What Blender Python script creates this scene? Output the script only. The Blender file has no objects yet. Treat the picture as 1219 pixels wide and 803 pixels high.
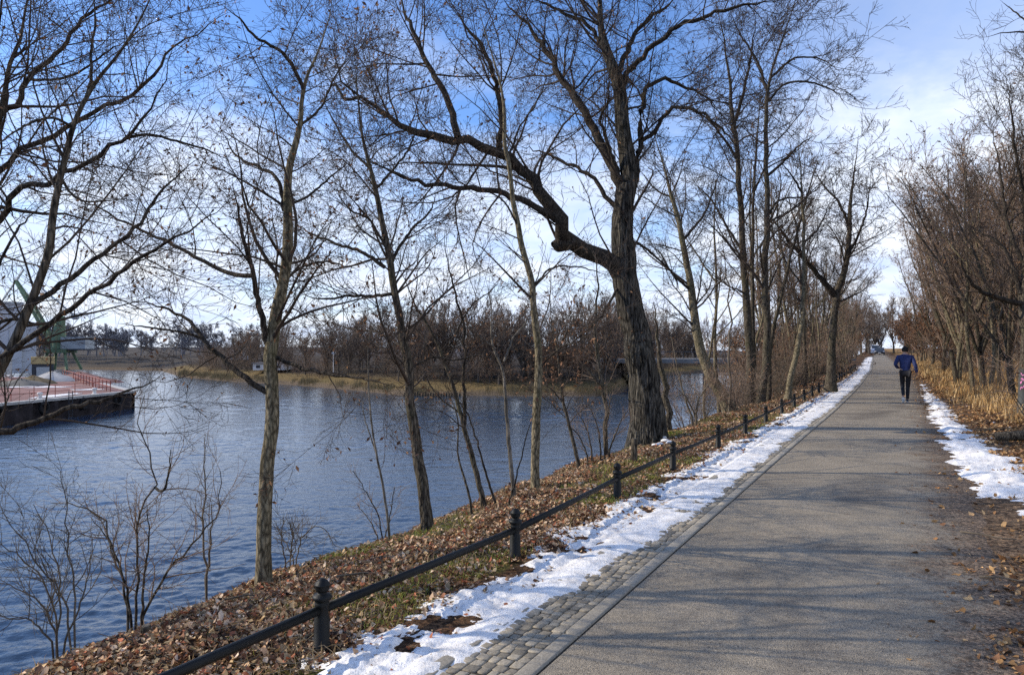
import bpy, math, random
import numpy as np
R = math.radians
rng = np.random.default_rng(7)
random.seed(7)
scene = bpy.context.scene
COL = scene.collection

# ---------------------------------------------------------------- measuring
F, CX, CY, HOR, EYE = 880.0, 609.5, 401.5, 412.0, 1.7
PITCH = math.atan((HOR - CY) / F)
def ray(px, py):
    x, y, z = px - CX, F, CY - py
    c, s = math.cos(PITCH), math.sin(PITCH)
    return np.array([x, y * c - z * s, y * s + z * c])
def at(px, py, D):
    r = ray(px, py)
    return np.array([0, 0, EYE]) + r * (D / r[1])
def on(px, py, z=0.0):
    r = ray(px, py)
    return np.array([0, 0, EYE]) + r * ((z - EYE) / r[2])

# the kerb line between gutter and asphalt: t along it, s to the right of it
_E = np.array([(-1.512 - 40 * .4726, .811 - 40 * .881), (.124, 3.83), (1.10, 5.67), (3.47, 10.1), (5.37, 13.65), (8.40, 19.25),
               (12.85, 27.7), (16.1, 34), (26, 53.4), (61, 124.7), (61 + 200 * .4399, 124.7 + 200 * .898), (61 + 600 * .4399, 124.7 + 600 * .898)])
_d = np.r_[0, np.cumsum(np.linalg.norm(np.diff(_E, axis=0), axis=1))]
_tt = np.arange(0, _d[-1], .5)
_xy = np.stack([np.interp(_tt, _d, _E[:, 0]), np.interp(_tt, _d, _E[:, 1])], 1)
_k = np.exp(-np.linspace(-2, 2, 13) ** 2); _k /= _k.sum()
_pad = np.concatenate([_xy[:1] + (_xy[:1] - _xy[6:0:-1]) , _xy, _xy[-1:] + (_xy[-1:] - _xy[-2:-8:-1])])
_xy = np.stack([np.convolve(_pad[:, i], _k, 'valid') for i in (0, 1)], 1)
_tan = np.gradient(_xy, axis=0); _tan /= np.linalg.norm(_tan, axis=1)[:, None]
T0 = _tt[np.argmin(np.linalg.norm(_xy, axis=1))]
_ts = _tt - T0
def W(s, t):
    s = np.asarray(s, float); t = np.asarray(t, float)
    x = np.interp(t, _ts, _xy[:, 0]); y = np.interp(t, _ts, _xy[:, 1])
    tx = np.interp(t, _ts, _tan[:, 0]); ty = np.interp(t, _ts, _tan[:, 1])
    return x + ty * s, y - tx * s
def ST(x, y):
    x = np.atleast_1d(np.asarray(x, float)); y = np.atleast_1d(np.asarray(y, float))
    so = np.empty_like(x); to = np.empty_like(x)
    for a in range(0, len(x), 2000):
        X = x[a:a + 2000, None] - _xy[None, :, 0]; Y = y[a:a + 2000, None] - _xy[None, :, 1]
        i = np.argmin(X * X + Y * Y, 1); r = np.arange(len(i))
        so[a:a + 2000] = X[r, i] * _tan[i, 1] - Y[r, i] * _tan[i, 0]
        to[a:a + 2000] = _ts[i] + X[r, i] * _tan[i, 0] + Y[r, i] * _tan[i, 1]
    return so, to
def _hash(ix, iy, seed):
    h = (ix * 374761393 + iy * 668265263 + seed * 974634777) & 0xffffffff
    h = ((h ^ (h >> 13)) * 1274126177) & 0xffffffff
    return ((h ^ (h >> 16)) & 0xffff) / 65535.0
def vnoise(x, y, seed=0):
    ix = np.floor(x).astype(np.int64); iy = np.floor(y).astype(np.int64)
    fx = x - ix; fy = y - iy; fx = fx * fx * (3 - 2 * fx); fy = fy * fy * (3 - 2 * fy)
    a = _hash(ix, iy, seed); b = _hash(ix + 1, iy, seed); c = _hash(ix, iy + 1, seed); d = _hash(ix + 1, iy + 1, seed)
    return (a * (1 - fx) + b * fx) * (1 - fy) + (c * (1 - fx) + d * fx) * fy
def fbm(x, y, seed=0, o=4):
    v = 0; a = .5; tot = 0
    for i in range(o):
        v = v + a * vnoise(x * 2 ** i, y * 2 ** i, seed + i * 17); tot += a; a *= .5
    return v / tot
WATER_Z = -3.5
def Hst(s, t):
    s = np.asarray(s, float); t = np.asarray(t, float)
    z = np.interp(s, [-9.5, -8.2, -4.4, -3.9, -3.3, -2.6, -1.9, -1.15, -.9, 2.4, 3.2, 5, 12, 60], [-4.6, -3.9, -.98, -.66, -.38, -.2, -.08, -.01, 0, 0, .03, .12, .3, .5])
    bank = np.clip((-1.0 - s) / 1.0, 0, 1); rt = np.clip((s - 2.5) / .8, 0, 1)
    x, y = W(s, t)
    n = fbm(x * .9, y * .9, 3, 3) - .5; m = fbm(x * 5, y * 5, 9, 3) - .5
    return z + bank * (n * .28 + m * .06) + rt * (n * .16 + m * .05)
def H(x, y):
    s, t = ST(x, y); return Hst(s, t)

# ---------------------------------------------------------------- tagging
def tag(o, label=None, cat=None, group=None, kind=None):
    if label: o['label'] = label
    if cat: o['category'] = cat
    if group: o['group'] = group
    if kind: o['kind'] = kind
    return o
def empty(name, loc, rz=0):
    o = bpy.data.objects.new(name, None); COL.objects.link(o)
    o.location = [float(v) for v in loc]; o.rotation_euler = (0, 0, rz); o.empty_display_size = .2
    return o
def mesh_obj(name, V, Fc, mat, parent=None, smooth=False, local=False, cols=None, uv=None):
    me = bpy.data.meshes.new(name)
    V = np.asarray(V, np.float32).reshape(-1, 3)
    if parent is not None and not local:
        V = V - np.array(parent.location, np.float32)
    if isinstance(Fc, np.ndarray):
        n, k = Fc.shape
        me.vertices.add(len(V)); me.vertices.foreach_set('co', V.ravel())
        me.loops.add(n * k); me.loops.foreach_set('vertex_index', Fc.astype(np.int32).ravel())
        me.polygons.add(n); me.polygons.foreach_set('loop_start', np.arange(0, n * k, k, dtype=np.int32))
        me.update(calc_edges=True)
    else:
        me.from_pydata([tuple(map(float, v)) for v in V], [], [tuple(map(int, f)) for f in Fc]); me.update()
    if smooth: me.polygons.foreach_set('use_smooth', np.ones(len(me.polygons), bool))
    if cols is not None:
        a = me.color_attributes.new('Col', 'FLOAT_COLOR', 'POINT')
        c = np.ones((len(V), 4), np.float32); c[:, :3] = cols
        a.data.foreach_set('color', c.ravel())
    mats = mat if isinstance(mat, (list, tuple)) else [mat]
    for m in mats: me.materials.append(m)
    o = bpy.data.objects.new(name, me); COL.objects.link(o)
    if parent is not None: o.parent = parent
    return o
class MB:
    def __init__(s): s.v = []; s.f = []
    def add(s, V, Fc):
        n = len(s.v); s.v += [tuple(map(float, p)) for p in V]; s.f += [tuple(n + i for i in f) for f in Fc]; return s
    def box(s, x0, x1, y0, y1, z0, z1, rz=0, c=(0, 0)):
        V = [(x, y, z) for z in (z0, z1) for (x, y) in ((x0, y0), (x1, y0), (x1, y1), (x0, y1))]
        if rz:
            ca, sa = math.cos(rz), math.sin(rz)
            V = [(c[0] + x * ca - y * sa, c[1] + x * sa + y * ca, z) for x, y, z in V]
        return s.add(V, [(3, 2, 1, 0), (4, 5, 6, 7), (0, 1, 5, 4), (1, 2, 6, 5), (2, 3, 7, 6), (3, 0, 4, 7)])
    def tube(s, pts, r, n=8, cap=True):
        pts = [np.array(p, float) for p in pts]; rr = r if isinstance(r, (list, tuple)) else [r] * len(pts)
        V = []; Fc = []
        for i, p in enumerate(pts):
            d = pts[min(i + 1, len(pts) - 1)] - pts[max(i - 1, 0)]; d /= np.linalg.norm(d) + 1e-9
            u = np.cross(d, (0, 0, 1) if abs(d[2]) < .9 else (1, 0, 0)); u /= np.linalg.norm(u); w = np.cross(d, u)
            for k in range(n):
                a = 2 * math.pi * k / n; V.append(p + rr[i] * (math.cos(a) * u + math.sin(a) * w))
        for i in range(len(pts) - 1):
            for k in range(n):
                Fc.append((i * n + k, (i + 1) * n + k, (i + 1) * n + (k + 1) % n, i * n + (k + 1) % n))
        if cap:
            Fc.append(tuple(range(n))); Fc.append(tuple(range((len(pts) - 1) * n + n - 1, (len(pts) - 1) * n - 1, -1)))
        return s.add(V, Fc)
    def lathe(s, prof, c=(0, 0, 0), n=20):
        V = []; Fc = []
        for r, z in prof:
            for k in range(n):
                a = 2 * math.pi * k / n; V.append((c[0] + r * math.cos(a), c[1] + r * math.sin(a), c[2] + z))
        for i in range(len(prof) - 1):
            for k in range(n): Fc.append((i * n + k, i * n + (k + 1) % n, (i + 1) * n + (k + 1) % n, (i + 1) * n + k))
        Fc.append(tuple(range(n - 1, -1, -1))); Fc.append(tuple(range((len(prof) - 1) * n, len(prof) * n)))
        return s.add(V, Fc)
    def prism(s, poly, z0, z1):
        n = len(poly); V = [(x, y, z0) for x, y in poly] + [(x, y, z1) for x, y in poly]
        return s.add(V, [tuple(range(n - 1, -1, -1)), tuple(range(n, 2 * n))] + [(i, (i + 1) % n, n + (i + 1) % n, n + i) for i in range(n)])
    def build(s, name, mat, parent=None, smooth=False, local=True, bevel=0):
        o = mesh_obj(name, np.array(s.v), s.f, mat, parent, smooth, local)
        if bevel:
            m = o.modifiers.new('b', 'BEVEL'); m.width = bevel; m.segments = 2; m.limit_method = 'ANGLE'
        return o
def copy_tree(o, parent=None):
    c = o.copy(); COL.objects.link(c); c.parent = parent
    for ch in list(o.children): copy_tree(ch, c)
    return c

# ---------------------------------------------------------------- materials
def mat(name, rough=.8, spec=.3):
    m = bpy.data.materials.new(name); m.use_nodes = True
    nt = m.node_tree; b = nt.nodes['Principled BSDF']
    b.inputs['Roughness'].default_value = rough; b.inputs['Specular IOR Level'].default_value = spec
    return m, nt, b
def node(nt, typ, **kw):
    n = nt.nodes.new(typ)
    for k, v in kw.items():
        if k in n.inputs: n.inputs[k].default_value = v
        else: setattr(n, k, v)
    return n
def ramp(nt, fac, stops, interp='LINEAR'):
    r = nt.nodes.new('ShaderNodeValToRGB'); e = r.color_ramp.elements; r.color_ramp.interpolation = interp
    while len(e) > 1: e.remove(e[-1])
    e[0].position = stops[0][0]; e[0].color = (*stops[0][1], 1)
    for p, c in stops[1:]:
        x = e.new(p); x.color = (*c, 1)
    nt.links.new(fac, r.inputs[0]); return r.outputs[0]
def coords(nt, scale=(1, 1, 1), kind='Object'):
    tc = nt.nodes.new('ShaderNodeTexCoord'); mp = nt.nodes.new('ShaderNodeMapping'); mp.inputs['Scale'].default_value = scale
    nt.links.new(tc.outputs[kind], mp.inputs[0]); return mp.outputs[0]
def noise(nt, vec, scale, detail=5, rough=.6, dist=0):
    n = node(nt, 'ShaderNodeTexNoise'); n.inputs['Scale'].default_value = scale; n.inputs['Detail'].default_value = detail
    n.inputs['Roughness'].default_value = rough; n.inputs['Distortion'].default_value = dist
    nt.links.new(vec, n.inputs['Vector']); return n.outputs['Fac']
def mix(nt, fac, a, b, typ='MIX'):
    m = nt.nodes.new('ShaderNodeMix'); m.data_type = 'RGBA'; m.blend_type = typ
    for v, i in ((fac, 0), (a, 6), (b, 7)):
        if hasattr(v, 'links'): nt.links.new(v, m.inputs[i])
        elif i == 0: m.inputs[0].default_value = v
        else: m.inputs[i].default_value = (*v, 1)
    return m.outputs[2]
def bump(nt, b, h, strength=.5, dist=.02):
    n = nt.nodes.new('ShaderNodeBump'); n.inputs['Strength'].default_value = strength; n.inputs['Distance'].default_value = dist
    nt.links.new(h, n.inputs['Height']); nt.links.new(n.outputs[0], b.inputs['Normal']); return n
def plain(name, c, rough=.6, var=.25, scale=6, metal=0, spec=.3, bmp=.0):
    m, nt, b = mat(name, rough, spec); v = coords(nt); n = noise(nt, v, scale)
    c = np.array(c)
    nt.links.new(ramp(nt, n, [(.3, tuple(c * (1 - var))), (.7, tuple(np.minimum(c * (1 + var), 1)))]), b.inputs['Base Color'])
    b.inputs['Metallic'].default_value = metal
    if bmp: bump(nt, b, noise(nt, v, scale * 8), bmp, .01)
    return m
def bark(name, dark, light, moss=(.09, .10, .03), mossamt=.3, sc=(14, 14, 3), bs=.8, bd=.02):
    m, nt, b = mat(name, .9, .15)
    v = coords(nt, sc); n1 = noise(nt, v, 1.2, 6, .65, .3); v2 = coords(nt); n2 = noise(nt, v2, 1.7, 4); n3 = noise(nt, v2, 30, 3)
    vc = nt.nodes.new('ShaderNodeTexVoronoi'); vc.feature = 'DISTANCE_TO_EDGE'; vc.inputs['Scale'].default_value = 1.4; nt.links.new(mix(nt, .12, v, noise(nt, v, .8, 3)), vc.inputs['Vector']) if False else nt.links.new(v, vc.inputs['Vector'])
    cr = nt.nodes.new('ShaderNodeMath'); cr.operation = 'MULTIPLY_ADD'; nt.links.new(vc.outputs['Distance'], cr.inputs[0]); cr.inputs[1].default_value = .9; nt.links.new(n1, cr.inputs[2]); n1 = cr.outputs[0]
    c = ramp(nt, n1, [(.46, dark), (.84, light)])
    c = mix(nt, mix(nt, .6, (1, 1, 1), ramp(nt, n3, [(.3, (.6, .6, .6)), (.7, (1.2, 1.2, 1.2))])), (0, 0, 0), c) if False else c
    mf = ramp(nt, n2, [(.55 - mossamt * .2, (0, 0, 0)), (.75, (mossamt * 1.8,) * 3)])
    c = mix(nt, mf, c, moss)
    nt.links.new(c, b.inputs['Base Color']); bump(nt, b, n1, bs, bd)
    return m
M = {}
M['bark'] = bark('bark_grey_brown', (.020, .016, .012), (.16, .132, .096), moss=(.07, .07, .03), mossamt=.35, sc=(26, 26, 5), bs=1, bd=.012)
M['limb_bark'] = bark('bark_limbs', (.014, .011, .009), (.09, .074, .056), moss=(.03, .03, .015), mossamt=.2, sc=(26, 26, 6), bd=.01)  # bark darkened in colour to the limbs' near-black look against the sky
M['bark_oak'] = bark('bark_oak', (.006, .005, .004), (.14, .125, .10), moss=(.05, .05, .03), mossamt=.12, sc=(15, 15, 1.6), bs=1, bd=.06)
M['bark_yellow'] = bark('bark_yellow', (.055, .045, .028), (.30, .25, .16), moss=(.08, .078, .03), mossamt=.35, sc=(22, 22, 7), bs=.9, bd=.012)
M['bark_pale'] = bark('bark_pale', (.08, .07, .055), (.24, .21, .17), mossamt=.15)
M['twig'] = plain('twig_brown', (.058, .043, .032), .85, .4, 5)
M['twig_pale'] = plain('twig_pale', (.13, .105, .075), .85, .4, 5)
M['twig_fan'] = plain('twig_fan', (.24, .17, .12), .85, .35, 3)
M['twig_far'] = plain('twig_far', (.165, .125, .098), .9, .35, .6)
M['twig_haze'] = plain('twig_haze', (.17, .175, .20), 1, .2, .3, spec=0)  # aerial haze over the distant trees put into this pale blue-grey
M['bark_far'] = plain('bark_far', (.10, .085, .07), .9, .4, 2)

def vcol(name, rough=.8, mult=1.0, spec=.2, trans=0):
    m, nt, b = mat(name, rough, spec)
    a = nt.nodes.new('ShaderNodeVertexColor'); a.layer_name = 'Col'
    nt.links.new(a.outputs[0], b.inputs['Base Color'])
    if trans:
        tr = nt.nodes.new('ShaderNodeBsdfTranslucent'); nt.links.new(a.outputs[0], tr.inputs[0])
        mx = nt.nodes.new('ShaderNodeMixShader'); mx.inputs[0].default_value = trans
        nt.links.new(b.outputs[0], mx.inputs[1]); nt.links.new(tr.outputs[0], mx.inputs[2])
        nt.links.new(mx.outputs[0], nt.nodes['Material Output'].inputs[0])
    return m
M['leaf'] = vcol('dead_leaf', .75, trans=.2)
M['blade'] = vcol('grass_blade', .8, trans=.3)

# ground: colour attribute x litter texture
m, nt, b = mat('leaf_litter_ground', .95, .1)
a = nt.nodes.new('ShaderNodeVertexColor'); a.layer_name = 'Col'
v = coords(nt); vo = node(nt, 'ShaderNodeTexVoronoi', Scale=26.0); nt.links.new(v, vo.inputs['Vector'])
sep = nt.nodes.new('ShaderNodeSeparateColor'); nt.links.new(vo.outputs['Color'], sep.inputs[0])
c1 = ramp(nt, sep.outputs[0], [(0, (.35, .3, .28)), (.5, (1, .95, .9)), (1, (2.0, 1.75, 1.5))])
c2 = ramp(nt, noise(nt, v, 45, 4), [(.3, (.45, .45, .45)), (.7, (1.4, 1.4, 1.4))])
nt.links.new(mix(nt, 1, mix(nt, 1, a.outputs[0], c1, 'MULTIPLY'), c2, 'MULTIPLY'), b.inputs['Base Color'])
bump(nt, b, noise(nt, v, 35, 5), 1, .03)
M['ground'] = m
# asphalt with a soiled right edge (u = distance from kerb)
m, nt, b = mat('asphalt', .88, .25)
v = coords(nt); n1 = noise(nt, v, 130, 3, .8); n2 = noise(nt, v, .9, 4); n3 = noise(nt, v, 420, 2, .8); n4 = noise(nt, v, 9, 5)
vo = node(nt, 'ShaderNodeTexVoronoi', Scale=150.0); nt.links.new(v, vo.inputs['Vector'])
vs = nt.nodes.new('ShaderNodeSeparateColor'); nt.links.new(vo.outputs['Color'], vs.inputs[0])
c = ramp(nt, n2, [(.25, (.21, .178, .135)), (.5, (.275, .235, .178)), (.75, (.33, .28, .212))])
c = mix(nt, 1, c, ramp(nt, vs.outputs[0], [(0, (.35, .35, .35)), (.2, (.9, .9, .9)), (.85, (1.08, 1.08, 1.08)), (1, (1.6, 1.55, 1.45))]), 'MULTIPLY')
c = mix(nt, 1, c, ramp(nt, n1, [(.35, (.65, .65, .65)), (.65, (1.3, 1.3, 1.3))]), 'MULTIPLY')
st = noise(nt, coords(nt, (1, 1, 1)), .45, 6, .65, 1.2)
c = mix(nt, 1, c, ramp(nt, st, [(.36, (.66, .66, .68)), (.47, (1, 1, 1)), (.62, (1.06, 1.05, 1.03))]), 'MULTIPLY')
spk = node(nt, 'ShaderNodeTexVoronoi', Scale=9.0); nt.links.new(v, spk.inputs['Vector'])
c = mix(nt, ramp(nt, spk.outputs['Distance'], [(.035, (.8, .8, .8)), (.06, (0, 0, 0))]), c, (.05, .042, .035))
a = nt.nodes.new('ShaderNodeVertexColor'); a.layer_name = 'Col'
sa = nt.nodes.new('ShaderNodeSeparateColor'); nt.links.new(a.outputs[0], sa.inputs[0])
ad0 = nt.nodes.new('ShaderNodeMath'); ad0.operation = 'MULTIPLY_ADD'; nt.links.new(noise(nt, v, 2.2, 5), ad0.inputs[0]); ad0.inputs[1].default_value = 1.0; nt.links.new(sa.outputs[0], ad0.inputs[2])
ad = nt.nodes.new('ShaderNodeMath'); ad.operation = 'MULTIPLY_ADD'; nt.links.new(noise(nt, v, 28, 6, .75), ad.inputs[0]); ad.inputs[1].default_value = 1.3; nt.links.new(ad0.outputs[0], ad.inputs[2])
hf = nt.nodes.new('ShaderNodeMath'); hf.operation = 'MULTIPLY'; hf.inputs[1].default_value = .5; nt.links.new(ad.outputs[0], hf.inputs[0])
df = ramp(nt, hf.outputs[0], [(1.30 / 2, (0, 0, 0)), (1.6 / 2, (1, 1, 1))])
dirt = ramp(nt, n3, [(.3, (.06, .042, .028)), (.7, (.22, .16, .11))])
gr = node(nt, 'ShaderNodeTexVoronoi', Scale=60.0); nt.links.new(v, gr.inputs['Vector']); gs = nt.nodes.new('ShaderNodeSeparateColor'); nt.links.new(gr.outputs['Color'], gs.inputs[0])
dirt = mix(nt, 1, dirt, ramp(nt, gs.outputs[0], [(0, (.35, .35, .35)), (.6, (1, 1, 1)), (1, (2.4, 2.3, 2.2))]), 'MULTIPLY')
c = mix(nt, df, c, dirt)
nt.links.new(c, b.inputs['Base Color']); bump(nt, b, vo.outputs['Distance'], .7, .006)
M['asphalt'] = m
m, nt, b = mat('setts', .8, .3)
v = coords(nt); vo = node(nt, 'ShaderNodeTexVoronoi', Scale=7.0); nt.links.new(v, vo.inputs['Vector'])
a = nt.nodes.new('ShaderNodeVertexColor'); a.layer_name = 'Col'
n = noise(nt, v, 60, 4)
nt.links.new(mix(nt, 1, a.outputs[0], ramp(nt, n, [(.3, (.7, .7, .7)), (.7, (1.25, 1.25, 1.25))]), 'MULTIPLY'), b.inputs['Base Color'])
bump(nt, b, n, .5, .006)
M['setts'] = m
M['joint'] = plain('joint_soil', (.065, .052, .035), .95, .4, 30, bmp=.5)
M['kerb'] = plain('kerb_stone', (.20, .18, .145), .85, .25, 9, bmp=.4)
# snow
m, nt, b = mat('old_snow', .6, .3)
v = coords(nt); n = noise(nt, v, 40, 5); n2 = noise(nt, v, 6, 4)
c = mix(nt, ramp(nt, n2, [(.42, (0, 0, 0)), (.70, (.8, .8, .8))]), (.93, .91, .87), (.66, .62, .57))
c = mix(nt, ramp(nt, noise(nt, v, 90, 4, .7), [(.57, (0, 0, 0)), (.68, (.85, .85, .85))]), c, (.25, .2, .15))
nt.links.new(c, b.inputs['Base Color']); bump(nt, b, n, .6, .02)
b.inputs['Subsurface Weight'].default_value = .0
M['snow'] = m
# water
m, nt, b = mat('canal_water', .06, .5)
b.inputs['Base Color'].default_value = (.03, .05, .08, 1); b.inputs['IOR'].default_value = 1.33
v = coords(nt, (1, 1.0, 1)); n1 = noise(nt, v, 1.5, 4, .6, .5); n2 = noise(nt, v, 5.5, 4, .6, .4); n3 = noise(nt, v, .35, 3)
ad = nt.nodes.new('ShaderNodeMath'); ad.operation = 'MULTIPLY_ADD'; nt.links.new(n2, ad.inputs[0]); ad.inputs[1].default_value = .34; nt.links.new(n1, ad.inputs[2])
bn = bump(nt, b, n2, .35, .06)
M['water'] = m
M['iron'] = plain('black_iron', (.006, .007, .007), .5, .3, 20, spec=.25, bmp=.2)
M['quay_wall'] = plain('sheet_pile_steel', (.03, .024, .026), .8, .5, 2, bmp=.3)
M['quay_cap'] = plain('quay_cap', (.5, .5, .5), .8, .2, 2)
M['deck_red'] = plain('deck_red_gravel', (.24, .13, .11), .95, .55, .35, bmp=.5)
M['concrete'] = plain('concrete', (.42, .41, .39), .9, .15, 2, bmp=.2)
M['silo'] = plain('silo_pale', (.50, .53, .57), .8, .07, .6)
M['crane'] = plain('crane_green', (.15, .22, .13), .6, .2, 1.5)
M['crane_cab'] = plain('crane_cab_grey', (.42, .45, .46), .6, .12, 1)
M['dark'] = plain('dark_grey_metal', (.05, .055, .065), .6, .3, 3)
M['red'] = plain('red_paint', (.24, .06, .045), .6, .2, 3)
M['yellow'] = plain('yellow_box', (.50, .38, .18), .7, .15, 2)
M['white'] = plain('white_wall', (.72, .70, .66), .8, .08, 2)
M['roof'] = plain('roof_grey', (.16, .15, .15), .8, .2, 2)
M['glass'] = plain('window_glass', (.04, .05, .06), .1, .2, 2, spec=.6)
M['stone'] = plain('rock', (.16, .15, .13), .9, .35, 12, bmp=.6)
M['rubber'] = plain('rubber', (.015, .015, .016), .8, .2, 10)
M['carpaint'] = plain('car_paint_dark', (.03, .035, .045), .25, .1, 2, spec=.6)
M['vanpaint'] = plain('van_paint_white', (.75, .76, .78), .3, .05, 2, spec=.6)
M['chrome'] = plain('lamp_glass', (.8, .8, .8), .1, .05, 2, spec=.8)
M['farbank'] = plain('far_bank', (.16, .12, .065), .95, .45, .12, bmp=.4)

# ---------------------------------------------------------------- sun, sky, camera
SUN_EL, SUN_AZ = R(29), R(7)        # elevation; turned from -X towards +Y
sd = np.array([-math.cos(SUN_EL) * math.cos(SUN_AZ), math.cos(SUN_EL) * math.sin(SUN_AZ), math.sin(SUN_EL)])
L = bpy.data.lights.new('sun', 'SUN'); L.energy = 5.0; L.angle = R(.5); L.color = (1, .89, .72)
lo = bpy.data.objects.new('sun', L); COL.objects.link(lo)
from mathutils import Vector, Matrix
lo.rotation_euler = Vector(sd).to_track_quat('Z', 'Y').to_euler()
w = bpy.data.worlds.new('World'); scene.world = w; w.use_nodes = True
nt = w.node_tree; nt.nodes.clear()
out = nt.nodes.new('ShaderNodeOutputWorld'); bg = nt.nodes.new('ShaderNodeBackground')
sky = nt.nodes.new('ShaderNodeTexSky'); sky.sky_type = 'NISHITA'; sky.sun_disc = False
sky.sun_elevation = SUN_EL; sky.sun_rotation = math.atan2(sd[0], sd[1]); sky.altitude = 50; sky.air_density = 1.0; sky.dust_density = .6; sky.ozone_density = 2.5
skyc = mix(nt, 1, sky.outputs[0], (1.2, 1.55, 2.12), 'MULTIPLY')
tc = nt.nodes.new('ShaderNodeTexCoord'); sx = nt.nodes.new('ShaderNodeSeparateXYZ'); nt.links.new(tc.outputs['Generated'], sx.inputs[0])
def mth(op, a, b=None, c=None):
    n = nt.nodes.new('ShaderNodeMath'); n.operation = op
    for i, v in enumerate((a, b, c)):
        if v is None: continue
        if hasattr(v, 'links'): nt.links.new(v, n.inputs[i])
        else: n.inputs[i].default_value = v
    return n.outputs[0]
den = mth('ADD', mth('MAXIMUM', sx.outputs[2], 0), .22)
cb = nt.nodes.new('ShaderNodeCombineXYZ'); nt.links.new(mth('DIVIDE', sx.outputs[0], den), cb.inputs[0]); nt.links.new(mth('DIVIDE', sx.outputs[1], den), cb.inputs[1])
n1 = noise(nt, cb.outputs[0], 1.25, 8, .58, .35)
low = mth('SUBTRACT', .50, mth('MULTIPLY', sx.outputs[2], 1.35))          # more cloud near the horizon
cl = mth('ADD', n1, mth('MULTIPLY', low, .70))
cloud = ramp(nt, cl, [(.48, (0, 0, 0)), (.57, (.2, .2, .2)), (.67, (.65, .65, .65)), (.80, (.97, .97, .97))])
sepc = nt.nodes.new('ShaderNodeSeparateColor'); nt.links.new(cloud, sepc.inputs[0])
cf = sepc.outputs[0]
veil = mth('MULTIPLY', mth('MAXIMUM', mth('SUBTRACT', sx.outputs[0], .18), 0), 1.3)   # thin high veil to the right
cf = mth('MINIMUM', mth('ADD', cf, veil), 1)
cc = ramp(nt, noise(nt, cb.outputs[0], 3, 5), [(.3, (6.6, 8.0, 11)), (.7, (10, 10.4, 11))])
nt.links.new(mix(nt, cf, skyc, cc), bg.inputs[0]); bg.inputs[1].default_value = .112
nt.links.new(bg.outputs[0], out.inputs[0])
cam = bpy.data.cameras.new('camera'); co = bpy.data.objects.new('camera', cam); COL.objects.link(co)
cam.sensor_width = 36; cam.lens = F / 1219 * 36; cam.clip_end = 6000; cam.clip_start = .05
co.location = (0, 0, EYE); co.rotation_euler = (math.pi / 2 + PITCH, 0, 0); scene.camera = co
scene.view_settings.view_transform = 'Standard'; scene.view_settings.look = 'None'; scene.view_settings.exposure = 0
scene.cycles.use_denoising = False; scene.cycles.max_bounces = 5; scene.cycles.diffuse_bounces = 2; scene.cycles.glossy_bounces = 3
scene.cycles.transmission_bounces = 2; scene.cycles.transparent_max_bounces = 4; scene.cycles.caustics_reflective = False

# ---------------------------------------------------------------- ground, path, snow, water
def grid(sv, tv, zf, name, m, colf=None, keep=None, smooth=True):
    S, T = np.meshgrid(sv, tv, indexing='ij'); x, y = W(S.ravel(), T.ravel()); z = zf(S.ravel(), T.ravel())
    V = np.stack([x, y, z], 1); a, b_ = len(sv), len(tv)
    I = np.arange(a * b_).reshape(a, b_)
    Q = np.stack([I[:-1, :-1], I[1:, :-1], I[1:, 1:], I[:-1, 1:]], -1).reshape(-1, 4)
    if keep is not None:
        k = keep(S.ravel(), T.ravel(), z); Q = Q[k[Q].any(1)]
    cols = colf(S.ravel(), T.ravel()) if colf else None
    return mesh_obj(name, V, Q, m, smooth=smooth, cols=cols)
def tsteps(t0, t1, a, g):
    o = [t0]
    while o[-1] < t1: o.append(o[-1] + max(a, (o[-1]) * g))
    return np.array(o)
def gcol(s, t):
    x, y = W(s, t); n = fbm(x * .8, y * .8, 21, 3); n2 = fbm(x * 3, y * 3, 31, 2)
    leaf = np.array([.085, .052, .030]); straw = np.array([.24, .16, .07]); green = np.array([.075, .085, .022]); soil = np.array([.05, .036, .024])
    c = leaf[None] * (.7 + .8 * n2[:, None])
    g = np.clip((n - .52) * 6, 0, 1) * ((s < -1) & (t < 25)); c = c * (1 - g[:, None]) + green * g[:, None]
    st = np.clip((s - 3.3) / 1.5 + (n - .5), 0, 1) * np.clip((t - 6) / 6, 0, 1); c = c * (1 - st[:, None]) + straw * st[:, None]
    dr_ = np.clip((s - 1.5) / .3, 0, 1) * np.clip((3.3 - s) / .6 + (n - .5) * 2, 0, 1); c = c * (1 - dr_[:, None]) + np.array([.15, .11, .075]) * (.7 + .6 * n2[:, None]) * dr_[:, None]
    so = np.clip((-4.6 - s) / .8, 0, 1); c = c * (1 - so[:, None]) + soil * so[:, None]
    return c
sv = np.r_[np.linspace(-9.5, -4.6, 14), np.linspace(-4.4, -.9, 50), [-.6, .5, 1.5, 2.2], np.linspace(2.4, 7, 42), np.linspace(7.5, 20, 22), [24, 30, 40, 60, 100, 180, 320, 600, 1200]]
tv = np.r_[np.arange(-30, -1, 1.5), tsteps(-1, 60, .08, .012), np.arange(61, 150, 2.5), [160, 180, 220, 300, 400, 550]]
o = grid(sv, tv, Hst, 'ground', M['ground'], gcol); tag(o, kind='structure')
def acol(s, t): return np.stack([np.clip((s - 1.55) / .8, 0, 1)] * 3, 1) * .62
sv_ = np.linspace(0, 1, 16); tv_ = np.r_[np.arange(-6, 40, .07), np.arange(40, 185, 1)]
S, T = np.meshgrid(sv_, tv_, indexing='ij'); S = S.ravel(); T = T.ravel()
wd_ = np.interp(T, [0, 5, 8, 14, 23, 40], [2.36, 2.34, 2.36, 2.3, 2.12, 2.2]) + (fbm(T * 1.3, T * 0, 401, 4) - .5) * .22; s_abs = .014 + S * wd_
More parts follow.
